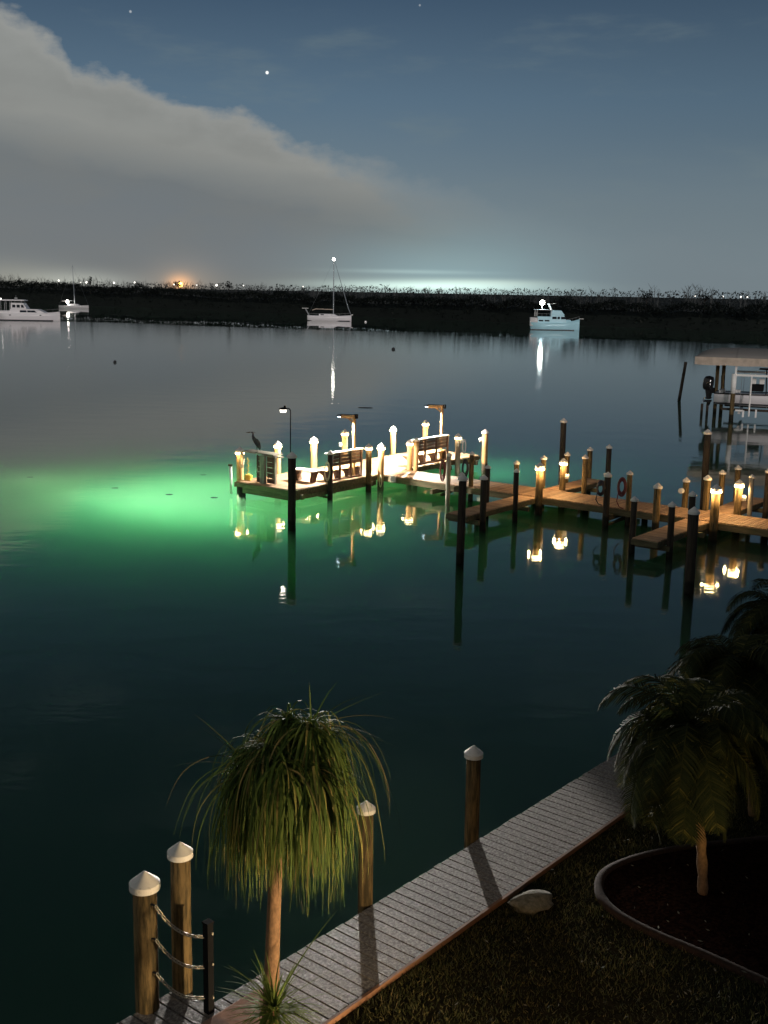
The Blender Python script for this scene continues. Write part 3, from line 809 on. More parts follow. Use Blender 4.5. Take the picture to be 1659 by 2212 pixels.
PL = [  # s, t, top z, cap diameter, label, material, lit, box
 (5.84, 6.94, 3.20, .35, 'tall dark pile far behind the left finger pier, much higher than its neighbours', 'pile_dark', 0, None),
 (7.40, 2.36, 2.04, .29, 'warm-lit pile in the corner between walkway and far-side left finger pier', 'pile_wood', 0, None),
 (7.50, 4.29, 2.02, .29, 'pile right behind the left far-side lamp pile, at the finger pier edge', 'pile_wood', 0, None),
 (8.45, 2.24, 2.04, .34, 'farther lamp pile of the left pair, white round box on its side', 'pile_wood', 26, (-.5, 1.25)),
 (9.50, 2.23, 2.30, .28, 'plain pile on the far walkway edge right of the left far finger pier', 'pile_wood', 0, None),
 (7.72, 6.12, 2.08, .29, 'dark-shafted pile at the outer end of the left far finger pier', 'pile_wood', 0, None),
 (7.56, 8.40, 1.96, .31, 'lone pile in the water beyond the left far finger pier', 'pile_dark', 0, None),
 (11.94, -.53, 2.15, .32, 'dark pile with a black hose coil, between the two near finger piers', 'pile_dark', 0, None),
 (12.61, .06, 2.20, .26, 'pile with a red hose coil standing on the walkway between the finger piers', 'pile_wood', 0, None),
 (8.72, -.25, 2.15, .38, 'lamp pile of the left pair, the nearer one, in the front corner of the walkway', 'pile_wood', 30, None),
 (7.38, .10, 2.06, .27, 'warm-lit pile left of the near lamp pile on the left, at the walkway edge', 'pile_wood', 0, None),
 (8.80, -2.26, 2.13, .25, 'thin dark pile on the near edge of the left near finger pier', 'pile_dark', 0, None),
 (7.60, -2.52, 2.19, .25, 'dark pile casting a shadow across the left near finger pier', 'pile_dark', 0, None),
 (8.82, -4.70, 2.17, .31, 'dark pile just right of the tall front pile, at the left finger pier end', 'pile_dark', 0, None),
 (11.16, -9.75, 3.04, .34, 'tall dark pile standing alone in front of the left near finger pier', 'pile_dark', 0, None),
 (7.40, -4.12, 2.05, .26, 'dark pile half hidden behind the tall foreground pile, left side', 'pile_dark', 0, None),
 (5.04, .20, 2.20, .26, 'weathered pile with a reel-like hose coil on the walkway right of the platform', 'pile_wood', 0, None),
 (4.12, -.22, 2.10, .26, 'weathered grey pile with a hose coil on its left, front edge of the walkway', 'grey_wood', 0, None),
 (.20, 6.37, 2.02, .35, 'half-lit pile at the right end of the second bench, with a white float', 'grey_wood', 2, (-.4, 1.62)),
 (.73, 8.07, 2.13, .38, 'orange-lit pile in the water right of the platform end, white box on its left', 'post_wood', 0, (2.9, 1.55)),
 (-3.52, 8.72, 2.20, .36, 'white-lit pile behind the lamp post of the second bench', 'post_wood', 8, None),
 (.22, 2.20, 2.09, .32, 'bright pile where walkway and platform meet, left of two side by side', 'post_wood', 4, None),
 (.55, 2.25, 2.21, .30, 'orange-lit pile at the left end of the second bench, right of two side by side', 'post_wood', 0, None),
 (-3.52, 5.84, 2.12, .36, 'overexposed white pile on the back edge of the platform, between the two benches', 'post_wood', 8, None),
 (.36, -.22, 2.16, .36, 'yellow-lit pile at the front corner where the walkway meets the platform', 'post_wood', 5, None),
 (.26, -.98, 2.20, .33, 'pile with white-lit cap and shaded dark shaft, right of the first bench', 'pile_wood', 2.5, None),
 (-3.54, 1.9, 2.28, .36, 'yellow-lit pile behind the right end of the first bench', 'post_wood', 8, (3.0, 1.5)),
 (-3.54, -.42, 2.13, .40, 'blazing white-capped pile on the back edge left of the first bench', 'post_wood', 9, None),
 (.24, -3.67, 2.15, .29, 'dark pile draped with rope at the left end of the first bench', 'pile_dark', 0, None),
 (-3.54, -2.95, 2.13, .36, 'lit pile right behind the fish cleaning table', 'post_wood', 6, None),
 (3.33, -9.57, 3.00, .38, 'tall thick dark pile in front of the platform left of the first bench', 'pile_dark', 0, None),
 (-3.54, -5.40, 2.10, .39, 'rope-wrapped pile at the left rear corner of the platform', 'post_wood', 3.5, None),
 (14.89, -4.35, 2.04, .28, 'dark pile at the outer left corner of the right near finger pier', 'pile_dark', 0, None),
 (16.25, -4.20, 2.01, .29, 'dark pile at the outer right corner of the right near finger pier', 'pile_dark', 0, None),
 (13.95, -.28, 1.92, .35, 'brown pile between walkway and the right near finger pier', 'pile_wood', 0, None),
 (14.06, 2.20, 1.85, .31, 'pile on the far walkway edge, its head above a dark near pile', 'pile_wood', 0, (3.4, 1.3)),
 (16.25, -2.44, 2.15, .30, 'dark pile on the right edge of the right near finger pier, black shaft', 'pile_dark', 0, None),
 (18.66, -8.22, 2.70, .37, 'thick dark pile nearest the palms, in front of the right lamp piles', 'pile_dark', 0, None),
 (16.25, -.24, 2.12, .40, 'lamp pile of the right pair, the nearer one, on the front walkway corner', 'pile_wood', 30, None),
 (14.92, 2.25, 2.04, .33, 'pile whose white cap shows directly above the near right lamp pile', 'pile_wood', 0, None),
 (13.96, 4.47, 3.60, .36, 'very tall dark pile rising behind the right lamp piles', 'pile_dark', 0, None),
 (16.26, 2.15, 2.02, .36, 'farther lamp pile of the right pair, white round box on its right side', 'pile_wood', 28, (-.5, 1.3)),
 (14.92, 3.80, 2.07, .30, 'pile with reddish cap right behind the far right lamp pile', 'pile_wood', 0, None),
 (14.98, 5.42, 2.09, .30, 'farther of two plain piles on the right far finger pier', 'pile_wood', 0, None),
 (16.75, 2.15, 2.28, .23, 'slim pale pile on the far walkway edge, right of the right lamp pair', 'grey_wood', 0, None),
 (16.48, 4.80, 2.18, .30, 'black pile cut by the right edge of the photo', 'pile_dark', 0, None),
]
for s_, t_, z_, d_, lb, mt_, lit, bx in PL:
    x, y, _ = D(s_, t_)
    pile(x, y, z_, d_, lb, mt_, lit=lit * 1.7, box=bx)
# tilted mooring pile out on the water
tp = pile(25.7, 99.2, 3.55, .34, 'tilted capless pile standing alone on the water left of the boat lift', 'pile_dark', cap=False, group=None, name='mooring_pile', lean=(0, .125))
tp.rotation_euler = (0, .105, 0); tp.location.x = 25.7

# ------------------------------------------------------------------ things on the dock
# curved lamp on the tall pile
ex, ey, _ = D(3.33, -9.57)
ex, ey, _ = D(-.12, -5.85)
cl = thing('curved_lamp', 'thin curved metal lamp pole with hooded light rising behind the tall thick dark pile', 'lamp post', (ex, ey, 2.36))
m = MB(); m.tube([(0, 0, -1.71), (0, 0, 1.55), (-.01, 0, 1.66), (-.05, 0, 1.72), (-.11, 0, 1.745), (-.20, 0, 1.735)], .022, 8); m.build('pole', 'black_metal', cl, True)
m = MB(); m.lathe([(.03, .06), (.15, .03), (.165, -.03), (.155, -.03), (.03, .0)], 16, (-.31, 0, 1.72)); m.box((-.24, 0, 1.80), (.09, .08, .10)); m.build('hood', 'black_metal', cl)
m = MB(); m.lathe([(.02, -.16), (.125, -.15), (.145, -.035), (.02, -.03)], 16, (-.31, 0, 1.72)); m.build('lens', 'bulb_white', cl)
lamp('lamp_light', 'POINT', (-.31, 0, 1.42), 9, (1., .9, .74), cl, .08)

# timber lamp posts with arms
def lamp_post(s_, t_, h, label, arm, down, beam, tgt):
    p = thing('lamp_post', label, 'lamp post', D(s_, t_, ZD), DROT, 'timber lamp posts behind the benches')
    m = MB(); m.box((0, 0, h / 2), (.10, .12, h)); m.build('post', 'post_wood', p, bevel=.006)
    ax = Matrix.Rotation(-DROT, 3, 'Z') @ Vector((-arm, .0, 0))     # arm points to the left of the photo
    m = MB(); m.bar((0, 0, h - .09), (ax.x, ax.y, h - .07), .07, .15); m.build('arm', 'post_wood', p, bevel=.006)
    m = MB(); m.bar((ax.x * .10, ax.y * .10, h - .32), (ax.x * .45, ax.y * .45, h - .14), .05, .06); m.build('arm_brace', 'post_wood', p)
    m = MB(); m.box((ax.x * 1.07, ax.y * 1.07, h - .03), (.16, .16, .07)); m.box((-ax.x * .14, -ax.y * .14, h - .06), (.13, .13, .2)); m.bar((0, 0, h + .01), (ax.x, ax.y, h + .03), .11, .02)
    m.build('lamp_head', 'black_metal', p)
    m = MB(); m.box((ax.x * 1.07, ax.y * 1.07, h - .085), (.11, .11, .03)); m.build('lens', 'bulb_cool', p)
    wp = Vector(D(s_, t_, ZD)) + Vector((-arm * 1.07, 0, 0)); zz = ZD + h - .14
    o = lamp('flood_light', 'SPOT', (wp.x, wp.y, zz), down, (1., .93, .80), None, .06, (wp.x, wp.y, 0.), 147, .2)
    o.parent = p; o.matrix_parent_inverse = Matrix.Translation(Vector(D(s_, t_, ZD))).__matmul__(Matrix.Rotation(DROT, 4, 'Z')).inverted()
    if not beam: return
    o = lamp('shore_beam', 'SPOT', (wp.x, wp.y, zz), beam, (1., .95, .88), None, .05, tgt, 14.5, .35)
    o.parent = p; o.matrix_parent_inverse = Matrix.Translation(Vector(D(s_, t_, ZD))).__matmul__(Matrix.Rotation(DROT, 4, 'Z')).inverted()
lamp_post(-.25, -1.45, 2.83, 'timber lamp post with arm to the left, behind the first bench', .62, 6200, 95000, (.8, 14., 3.3))
lamp_post(-.45, 5.80, 2.76, 'timber lamp post with arm to the left, behind the second bench', .72, 6200, 0, (3.4, 18., 2.2))

# benches: backrests to the front edge, seen from behind
def bench(s_, t0, t1, label):
    L = t1 - t0
    b_ = thing('bench', label, 'bench', D(s_, (t0 + t1) / 2, ZD), DROT, 'timber benches with slatted backs on the platform')
    m = MB(); m.box((.0, 0, 1.27), (.20, L + .1, .045)); m.build('top_rail', 'rail_lit_white', b_, bevel=.005)
    k = 3
    for i, z in enumerate((.74, .90, 1.06, 1.18)):
        m = MB(); m.box((.02, 0, z), (.025, L - .06, .145 if i < 3 else .06)); m.build('back_slat', 'bench_wood', b_)
    for i in range(k + 1):
        y = -L / 2 + .06 + (L - .12) * i / k
        m = MB(); m.box((.065, y, .62), (.06, .09, 1.24)); m.build('post', 'bench_wood', b_)
    for i in range(5):
        m = MB(); m.box((-.10 - .115 * i, 0, .465), (.10, L, .035)); m.build('seat_slat', 'post_wood', b_)
    for i in range(k + 1):
        y = -L / 2 + .10 + (L - .20) * i / k
        m = MB(); 
        q = [(-.60, .44), (-.02, .44), (-.02, .36), (-.02, 0), (-.18, 0), (-.30, .26), (-.52, .36)]
        m.side(q, y - .045, y + .045); m.build('seat_bracket', 'bench_wood', b_)
    m = MB(); m.box((.05, 0, .05), (.05, L, .09)); m.build('kick_board', 'bench_wood', b_)
bench(-.22, -3.35, -.95, 'left bench, backrest to the viewer, between rope-draped pile and white-capped pile')
bench(-.25, 3.0, 6.05, 'right bench, backrest to the viewer, near the far end of the platform')

# small side table at the bench end
tb = thing('side_table', 'low timber table with tapered legs at the left end of the first bench', 'table', D(-1.1, -3.75, ZD), DROT)
MB().box((0, 0, .50), (1.25, .50, .05)).build('table_top', 'rail_lit_white', tb)
for sx in (-1, 1):
    m = MB(); m.add([(sx * .52 - .06, -.2, .475), (sx * .52 + .06, -.2, .475), (sx * .52 + .06, .2, .475), (sx * .52 - .06, .2, .475),
                     (sx * .40 - .05, -.14, 0), (sx * .40 + .05, -.14, 0), (sx * .40 + .05, .14, 0), (sx * .40 - .05, .14, 0)],
                    [(0, 1, 2, 3), (7, 6, 5, 4), (0, 4, 5, 1), (1, 5, 6, 2), (2, 6, 7, 3), (3, 7, 4, 0)]); m.build('leg', 'bench_wood', tb)

# fish cleaning table with slatted sides
fx, fy, _ = D(-1.35, -5.55)
ft = thing('fish_cleaning_table', 'grey timber fish cleaning table with slatted sides near the platform corner, a heron on it', 'table', (-5.28, 48.55, ZD), DROT)
MB().box((-.42, .38, 1.28), (1.85, .62, .06)).build('table_top', 'grey_wood', ft, bevel=.006)
MB().box((.30, .36, 1.19), (.95, .22, .05)).build('lower_shelf', 'grey_wood', ft)
MB().box((0, -.02, .62), (.27, .14, 1.24)).build('corner_post', 'grey_wood', ft)
MB().box((.60, .12, .62), (.07, .09, 1.20)).build('post', 'grey_wood', ft)
MB().box((-.40, .05, .62), (.05, .06, 1.20)).build('post', 'bench_wood', ft)
for i in range(5):
    z = .14 + i * .235
    MB().box((.36, .10, z), (.46, .03, .215)).build('slat', 'bench_wood', ft)
    MB().box((-.24, .06, z), (.28, .03, .215)).build('slat', 'bench_wood', ft)
MB().box((.10, .55, .60), (.10, .10, 1.18)).build('rear_post', 'bench_wood', ft)

# heron
hx, hy, hz = -5.62, 48.88, ZD + 1.31
hr = thing('heron', 'dark grey heron perched on the fish cleaning table, facing left', 'heron', (hx, hy, hz), radians(8)); hr.scale = (1.32, 1.5, 1.12)
me = bpy.data.meshes.new('body')
bone = [((.02, 0, .36), .095), ((-.03, 0, .46), .098), ((-.08, 0, .56), .080), ((-.115, 0, .64), .050), ((-.11, 0, .70), .034), ((-.10, 0, .755), .032),
        ((-.135, 0, .795), .038), ((-.175, 0, .80), .028),                            # 0-7 body, folded neck, head
        ((.07, 0, .25), .062), ((.105, 0, .15), .026), ((.125, 0, .08), .010),         # 8-10 rump, tail
        ((.03, .035, .28), .030), ((.015, .04, .15), .009), ((.035, .04, .01), .008), ((-.03, .045, .006), .006),
        ((.03, -.035, .28), .030), ((.02, -.04, .15), .009), ((.03, -.04, .01), .008), ((-.035, -.045, .006), .006)]
ed = [(0, 1), (1, 2), (2, 3), (3, 4), (4, 5), (5, 6), (6, 7), (0, 8), (8, 9), (9, 10), (0, 11), (11, 12), (12, 13), (13, 14), (0, 15), (15, 16), (16, 17), (17, 18)]
me.from_pydata([b_[0] for b_ in bone], ed, []); me.materials.append(M['heron_grey'])
o = bpy.data.objects.new('body', me); COL.objects.link(o); o.parent = hr
sk = o.modifiers.new('skin', 'SKIN'); sk.use_smooth_shade = True
for i, (p, r_) in enumerate(bone):
    me.skin_vertices[0].data[i].radius = (r_, r_ * .85)
me.skin_vertices[0].data[0].use_root = True
sb = o.modifiers.new('sub', 'SUBSURF'); sb.levels = 2; sb.render_levels = 2
m = MB(); m.tube([(-.195, 0, .80), (-.26, 0, .796), (-.345, 0, .785)], [.026, .018, .004], 8); m.build('bill', 'heron_bill', hr, True)
m = MB(); m.tube([(-.12, 0, .815), (-.06, 0, .80), (-.01, 0, .77)], [.010, .007, .002], 5); m.build('crest_plume', 'heron_grey', hr)
for sy in (-1, 1):
    m = MB(); m.lathe([(.01, -.23), (.05, -.15), (.085, -.02), (.075, .10), (.02, .17)], 12); w_ = m.build('wing', 'heron_grey', hr, True)
    w_.location = (.035, sy * .075, .38); w_.scale = (1.05, .32, 1.05); w_.rotation_euler = (0, radians(-24), 0)
    MB().ball((-.165, sy * .026, .808), .007, 6).build('eye', 'rubber', hr)

# rope bundle on the left rear corner pile
rx, ry, _ = D(-3.54, -5.40)
def coil(name, label, c, r1, r2, turns, rad, mtl, normal, cat, sag=.15, tail=None, jit=.03):
    c = Vector(c); nrm = Vector(normal).normalized(); sd = nrm.cross(Vector((0, 0, 1))).normalized()
    o = thing(name, label, cat, c)
    for k in range(turns):
        f = 1 - .10 * k; oz = U(-jit, jit); pts = []
        for j in range(22):
            a = 2 * pi * j / 22
            pts.append(sd * cos(a) * r1 * f * U(.98, 1.02) + Vector((0, 0, sin(a) * r2 * f - sag * k * .25 + r2 * (1 - f))) + nrm * (oz + .015 * k))
        MB().tube(pts, rad, 6, closed=True).build('loop', mtl, o, True)
    if tail:
        MB().tube([Vector(q) - c for q in tail], rad, 6).build('loose_end', mtl, o, True)
    return o
vdir = (-.1, -1, .05)
coil('rope_bundle', 'pale ropes hung around the left rear corner pile of the platform', (rx + .10, ry - .22, 1.55), .10, .36, 4, .022, 'rope', vdir, 'rope')
o = thing('rope_heap', 'tangled yellow rope hanging and heaped beside the left rear corner pile', 'rope', (rx + .40, ry - .28, ZD))
for k in range(7):
    pts = [(.16 * cos(a) * U(.7, 1.2) + U(-.02, .02), .13 * sin(a) * U(.7, 1.2), .03 + .035 * k + U(-.01, .01)) for a in [2 * pi * j / 12 for j in range(12)]]
    MB().tube(pts, .018, 5, closed=True).build('loop', 'rope_yellow', o, True)
pts = [(.05 * sin(k * 1.9) - .02, .02 * cos(k * 2.3), .2 + k * .062) for k in range(14)]
MB().tube(pts, .020, 5).build('hanging_twist', 'rope_yellow', o, True)
# white fender post at the corner
px_, py_, _ = D(-3.40, -6.12)
o = thing('fender_post', 'white fender post down to the water at the leftmost platform corner', 'post', (px_, py_, 0))
MB().tube([(0, 0, .12), (.0, 0, .7), (-.02, 0, 1.35)], [.062, .065, .075], 12).build('tube', 'white_paint', o, True)
MB().lathe([(.02, 1.35), (.11, 1.35), (.10, 1.41), (.02, 1.42)], 12, (-.02, 0, 0)).build('top_plate', 'fascia_wood', o)
x, y, _ = D(-3.05, -5.78); o = thing('support_pile', 'short dark leg under the leftmost platform corner', 'pile', (x, y, 0))
MB().tube([(0, 0, BED), (0, 0, .42)], .16, 14).build('shaft', 'pile_dark', o, True)
# hidden-side legs carrying the dock
def leg(s_, t_, lb):
    x, y, _ = D(s_, t_); o = thing('support_pile', lb, 'pile', (x, y, 0), 0, 'dark legs under the dock')
    MB().tube([(0, 0, BED), (0, 0, ZD - .26)], .13, 12).build('shaft', 'pile_dark', o, True)
leg(7.35, 1.75, 'dark leg under the walkway, left of the near left lamp pile'); leg(9.9, 1.7, 'dark leg under the walkway, right of the near left lamp pile')
leg(12.6, 1.7, 'dark leg under the walkway, behind the red hose coil pile'); leg(17.6, 1.6, 'dark leg under the walkway, right of the near right lamp pile')
leg(7.75, -3.4, 'dark leg under the left near finger pier'); leg(9.0, 3.0, 'dark leg under the left far finger pier')
# rope on the dark pile and on the half-lit pile
x, y, _ = D(.24, -3.67)
coil('rope_coil', 'pale rope draped over the dark pile at the left end of the first bench', (x - .12, y - .20, 1.25), .12, .42, 3, .014, 'rope', vdir, 'rope')
x, y, _ = D(.20, 6.37)
coil('rope_coil', 'white rope coil on the half-lit pile at the right end of the second bench', (x + .30, y - .1, 1.35), .09, .36, 3, .018, 'white_paint', vdir, 'rope')
x, y, _ = D(.36, -.22)
coil('rope_coil', 'pale rope tied round the foot of the yellow-lit corner pile', (x, y - .22, .42), .05, .28, 2, .020, 'rope', vdir, 'rope')
# hose coils
def hoses(s_, t_, off, z, r1, r2, mtl, lb, big=False):
    x, y, _ = D(s_, t_)
    c = (x + off, y - .10, z)
    tail = [(x + off - r1 * .8, y - .12, z - r2 * .6), (x + off - r1 * 1.1, y - .14, z - r2 * 1.5), (x + off - r1 * .4, y - .14, z - r2 * 2.1), (x + off + .1, y - .1, z - r2 * 2.25)] if big else None
    coil('hose_coil', lb, c, r1, r2, 5, .021, mtl, (-.3, -1, 0), 'hose', .12, tail)
hoses(5.04, .20, -.27, 1.45, .14, .40, 'hose_dark', 'dark hose coil on the weathered pile right of the platform')
hoses(4.12, -.22, -.26, 1.30, .13, .46, 'hose_red', 'dull red hose coil on the grey pile at the front edge of the walkway')
hoses(11.94, -.53, -.28, 1.50, .16, .30, 'hose_dark', 'black hose coil with long loose loop on the dark pile between near finger piers', True)
hoses(12.61, .06, -.32, 1.55, .17, .38, 'hose_red', 'red hose coil with a trailing end on the walkway pile between the finger piers', True)
# power box on the walkway edge
x, y, _ = D(1.02, -.13, 0)
o = thing('power_box', 'white box fixed to the walkway front edge beside the yellow-lit corner pile', 'box', (x, y, .42), DROT)
MB().box((0, 0, .13), (.27, .10, .27)).build('case', 'white_paint', o, bevel=.01)
MB().box((0, -.056, .13), (.20, .012, .20)).build('cover', 'hull_grey', o)
o = MB().ball((0, 0, 0), .10, 8, .55).build('float', 'white_paint', loc=D(8.9, 5.6, .95)[:2] + (1.0,), smooth=True); o.scale = (1.9, 1, 1)
tag(o, 'small white fender hanging near the left far finger pier', 'fender')
x, y, _ = D(8.9, 5.6); 

# ------------------------------------------------------------------ underwater green lights
def uw(x, y, z, p, c, lb):
    o = thing('underwater_light', lb, 'light', (x, y, z), 0, 'green underwater lights round the dock')
    MB().lathe([(.01, .13), (.06, .12), (.17, .045), (.17, .03), (.01, .035)], 14).build('glare_hood', 'black_metal', o)  # hood added above the lamp to hide its bright point
    lamp('glow', 'POINT', (0, 0, -.02), p, c, o, .02)
G_ = (.85, 1., .55)
uw(-7.5, 49.0, -.50, 3600, (.80, 1., .72), 'brightest pale green glow in the water against the left platform corner')
uw(-9.6, 49.6, -.55, 2400, (.76, 1., .66), 'second bright pale glow in the water, just left of the brightest one')
uw(-12.6, 52.0, -1.5, 600, G_, 'green glow in open water left of the bright ones')
uw(-9.2, 56.6, -1.9, 800, G_, 'green glow beyond the left corner of the platform')
uw(-17.5, 55.0, -2.0, 250, G_, 'faint green glow near the left edge of the photo')
uw(-3.2, 57.6, -1.9, 1200, G_, 'green glow in the water behind the platform')
uw(-2.6, 51.2, -1.5, 150, G_, 'green glow in the water under the platform')
uw(5.6, 60.5, -1.9, 560, (.42, 1., .80), 'teal glow in the water right of the platform end')

# ------------------------------------------------------------------ boat lift with canopy and boat
LX, LY, LR = 25.9, 84.6, radians(-20)
lf = thing('boat_lift', 'boat lift with tan canvas canopy and white beams on the right', 'boat lift', (LX, LY, 0), LR)
m = MB(); m.tube([(0, 0, BED), (0, 0, 1.95)], .17, 14); m.build('pile', 'pile_wood', lf, True)
m = MB(); m.tube([(0, 0, 1.95), (0, 0, 3.40)], .19, 14); m.build('pile_sleeve', 'white_paint', lf, True)
for x_, y_ in ((6.2, 0), (-1.5, 4.2), (6.2, 4.2), (-1.05, 4.4)):
    m = MB(); m.tube([(x_, y_, BED), (x_, y_, 4.3)], .14, 12); m.build('pile', 'pile_wood', lf, True)
for x_ in (-2.3, -1.9):
    m = MB(); m.tube([(x_, 1.8, BED), (x_, 1.8, .9)], .10, 10); m.build('pile', 'pile_dark', lf, True)
m = MB(); m.box((3.9, 0, 3.32), (8.1, .18, .16)); m.build('lift_beam', 'white_paint', lf)
m = MB(); m.box((3.9, 4.2, 3.32), (8.1, .18, .16)); m.build('lift_beam', 'white_paint', lf)
m = MB()
for x_ in (.1, 3.35, 6.3): m.box((x_, 0, 3.73), (.14, .14, .68))
m.build('canopy_post', 'white_paint', lf)
CW = 4.7; X0, X1, YA, YB = -2.9, 8.6, -.35, 4.55
m = MB()
for (a, b_) in (((X0, YA), (X1, YA)), ((X1, YA), (X1, YB)), ((X1, YB), (X0, YB)), ((X0, YB), (X0, YA))):
    A2, B2 = Vector((*a, 0)), Vector((*b_, 0)); k = max(1, int((B2 - A2).length / 2.3))
    for i in range(k):
        p, q = A2.lerp(B2, i / k), A2.lerp(B2, (i + 1) / k)
        nn = 8
        for j in range(nn):
            u0, u1 = j / nn, (j + 1) / nn; c0, c1 = p.lerp(q, u0), p.lerp(q, u1)
            z0, z1 = 4.02 - .04 * sin(pi * u0) + U(0, .01), 4.02 - .04 * sin(pi * u1)
            m.add([(c0.x, c0.y, z0), (c1.x, c1.y, z1), (c1.x, c1.y, 4.58), (c0.x, c0.y, 4.58)], [(0, 1, 2, 3)])
o = m.build('valance', 'canvas', lf); sd = o.modifiers.new('thick', 'SOLIDIFY'); sd.thickness = .02
m = MB(); rows = []
prof = [(0, 4.585), (.06, 4.82), (.16, 5.03), (.30, 5.18), (.5, 5.25), (.70, 5.18), (.84, 5.03), (.94, 4.82), (1, 4.585)]
xs = [X0, X0 + .35, X0 + .9, X0 + 1.7, X0 + 3.0, X0 + 5.3, X0 + 7.6, X1 - 1.7, X1 - .9, X1 - .35, X1]
hs = [0, .42, .74, .93, 1, .97, 1, .93, .74, .42, 0]
for x_, hk in zip(xs, hs): rows.append([(x_, YA + (YB - YA) * f, 4.585 + (z - 4.585) * hk) for f, z in prof])
k = len(prof); m.add([p for r_ in rows for p in r_], [(i * k + j, (i + 1) * k + j, (i + 1) * k + j + 1, i * k + j + 1) for i in range(len(rows) - 1) for j in range(k - 1)])
o = m.build('canopy_roof', 'canvas_roof', lf, True); sd = o.modifiers.new('thick', 'SOLIDIFY'); sd.thickness = .015
m = MB()
for x_ in (X0 + 3.0, X0 + 5.3, X0 + 7.6):
    m.tube([(x_ + .0, YA + (YB - YA) * f, z + .012) for f, z in prof], .02, 5)
m.build('canopy_rib', 'canvas_roof', lf)
m = MB(); m.tube([(1.25, -.2, .3), (1.25, -.2, 3.25)], .06, 8); m.build('guide_pole', 'white_paint', lf)
m = MB(); m.box((3.5, .35, .72), (8.5, .16, .16)); m.box((3.5, 3.6, .72), (8.5, .16, .16)); m.build('cradle_beam', 'pile_dark', lf)
m = MB(); m.box((.55, 1.9, .55), (.2, 4.2, .22)); m.box((6.0, 1.9, .55), (.2, 4.2, .22)); m.build('cradle_cross_beam', 'alum', lf)
m = MB(); m.box((.55, -.35, .72), (.55, .1, .12)); m.box((.85, -.35, .5), (.14, .1, .5)); m.box((1.75, -.3, .55), (.12, .1, .6)); m.build('cradle_bracket', 'white_paint', lf)
m = MB()
for x_ in (.55, 6.0):
    for y_ in (.1, 4.0): m.tube([(x_, y_, .6), (x_, y_, 3.3)], .015, 4)
m.build('lift_cable', 'metal_grey', lf)

bt = thing('centre_console_boat', 'white centre console boat with black outboard, hanging in the boat lift', 'boat', (LX + 1.9 * sin(-LR) , LY + 1.9 * cos(LR), 0), LR)
m = MB(); st = [(-1.4, 1.15, .78, 1.05, -.12), (1.5, 1.25, .78, 1.1, -.18), (4.5, 1.2, .86, .9, -.2), (6.8, .7, 1.0, .4, -.15), (8.0, .04, 1.15, .02, 0)]
hull(m, st); o = m.build('hull', 'hull_white', bt, True); o.location.z = 1.05
m = MB()
for sy in (-1, 1): m.tube([(x_, sy * b_, 1.06 + zs) for x_, b_, zs, _, _ in st], .05, 6)
m.build('rub_rail', 'black_metal', bt)
m = MB()
for sy in (-1, 1): m.tube([(x_ , sy * bw * .96, 1.10) for x_, b_, zs, bw, _ in st[:-1]], .05, 5)
m.build('chine_stripe', 'bottom_paint', bt)
m = MB(); m.box((3.0, 0, 2.25), (1.1, 1.0, 1.1)); m.build('console', 'hull_white', bt, bevel=.05)
m = MB(); m.add([(3.45, -.45, 2.8), (3.45, .45, 2.8), (3.15, .42, 3.25), (3.15, -.42, 3.25)], [(0, 1, 2, 3)]); o = m.build('windscreen', 'window_glass', bt); sd = o.modifiers.new('thick', 'SOLIDIFY'); sd.thickness = .02
m = MB()
for x_ in (2.3, 3.6):
    for sy in (-.55, .55): m.tube([(x_, sy, 1.85), (x_ + (-.1 if x_ < 3 else -.2), sy * .9, 3.7)], .03, 6)
m.box((2.8, 0, 3.72), (2.2, 1.7, .05)); m.build('t_top', 'black_metal', bt)
for i, x_ in enumerate((1.35, 1.95)):
    m = MB(); m.box((x_, -.5, 2.82), (.38, .14, .42)); m.build('seat_back', 'white_paint', bt, bevel=.04)
m = MB(); m.box((1.65, 0, 2.3), (.9, 1.1, .5)); m.build('helm_seat', 'black_metal', bt, bevel=.05)
m = MB(); m.box((.2, -.6, 2.02), (.52, .3, .22)); m.build('cooler', 'white_paint', bt, bevel=.02)
m = MB(); m.box((-.9, 0, 1.95), (.4, 1.5, .22)); m.build('stern_seat', 'hull_grey', bt, bevel=.04)
m = MB()
for sx in (2.9, 3.2, 3.5, 3.9, 4.3): m.tube([(sx, -1.0, 1.85), (sx, -1.0, 2.75)], .02, 5)
m.tube([(2.6, -1.0, 2.45), (4.6, -1.0, 2.5)], .02, 5); m.tube([(2.6, -1.0, 2.1), (4.6, -1.0, 2.15)], .02, 5); m.build('grab_rail', 'black_metal', bt)
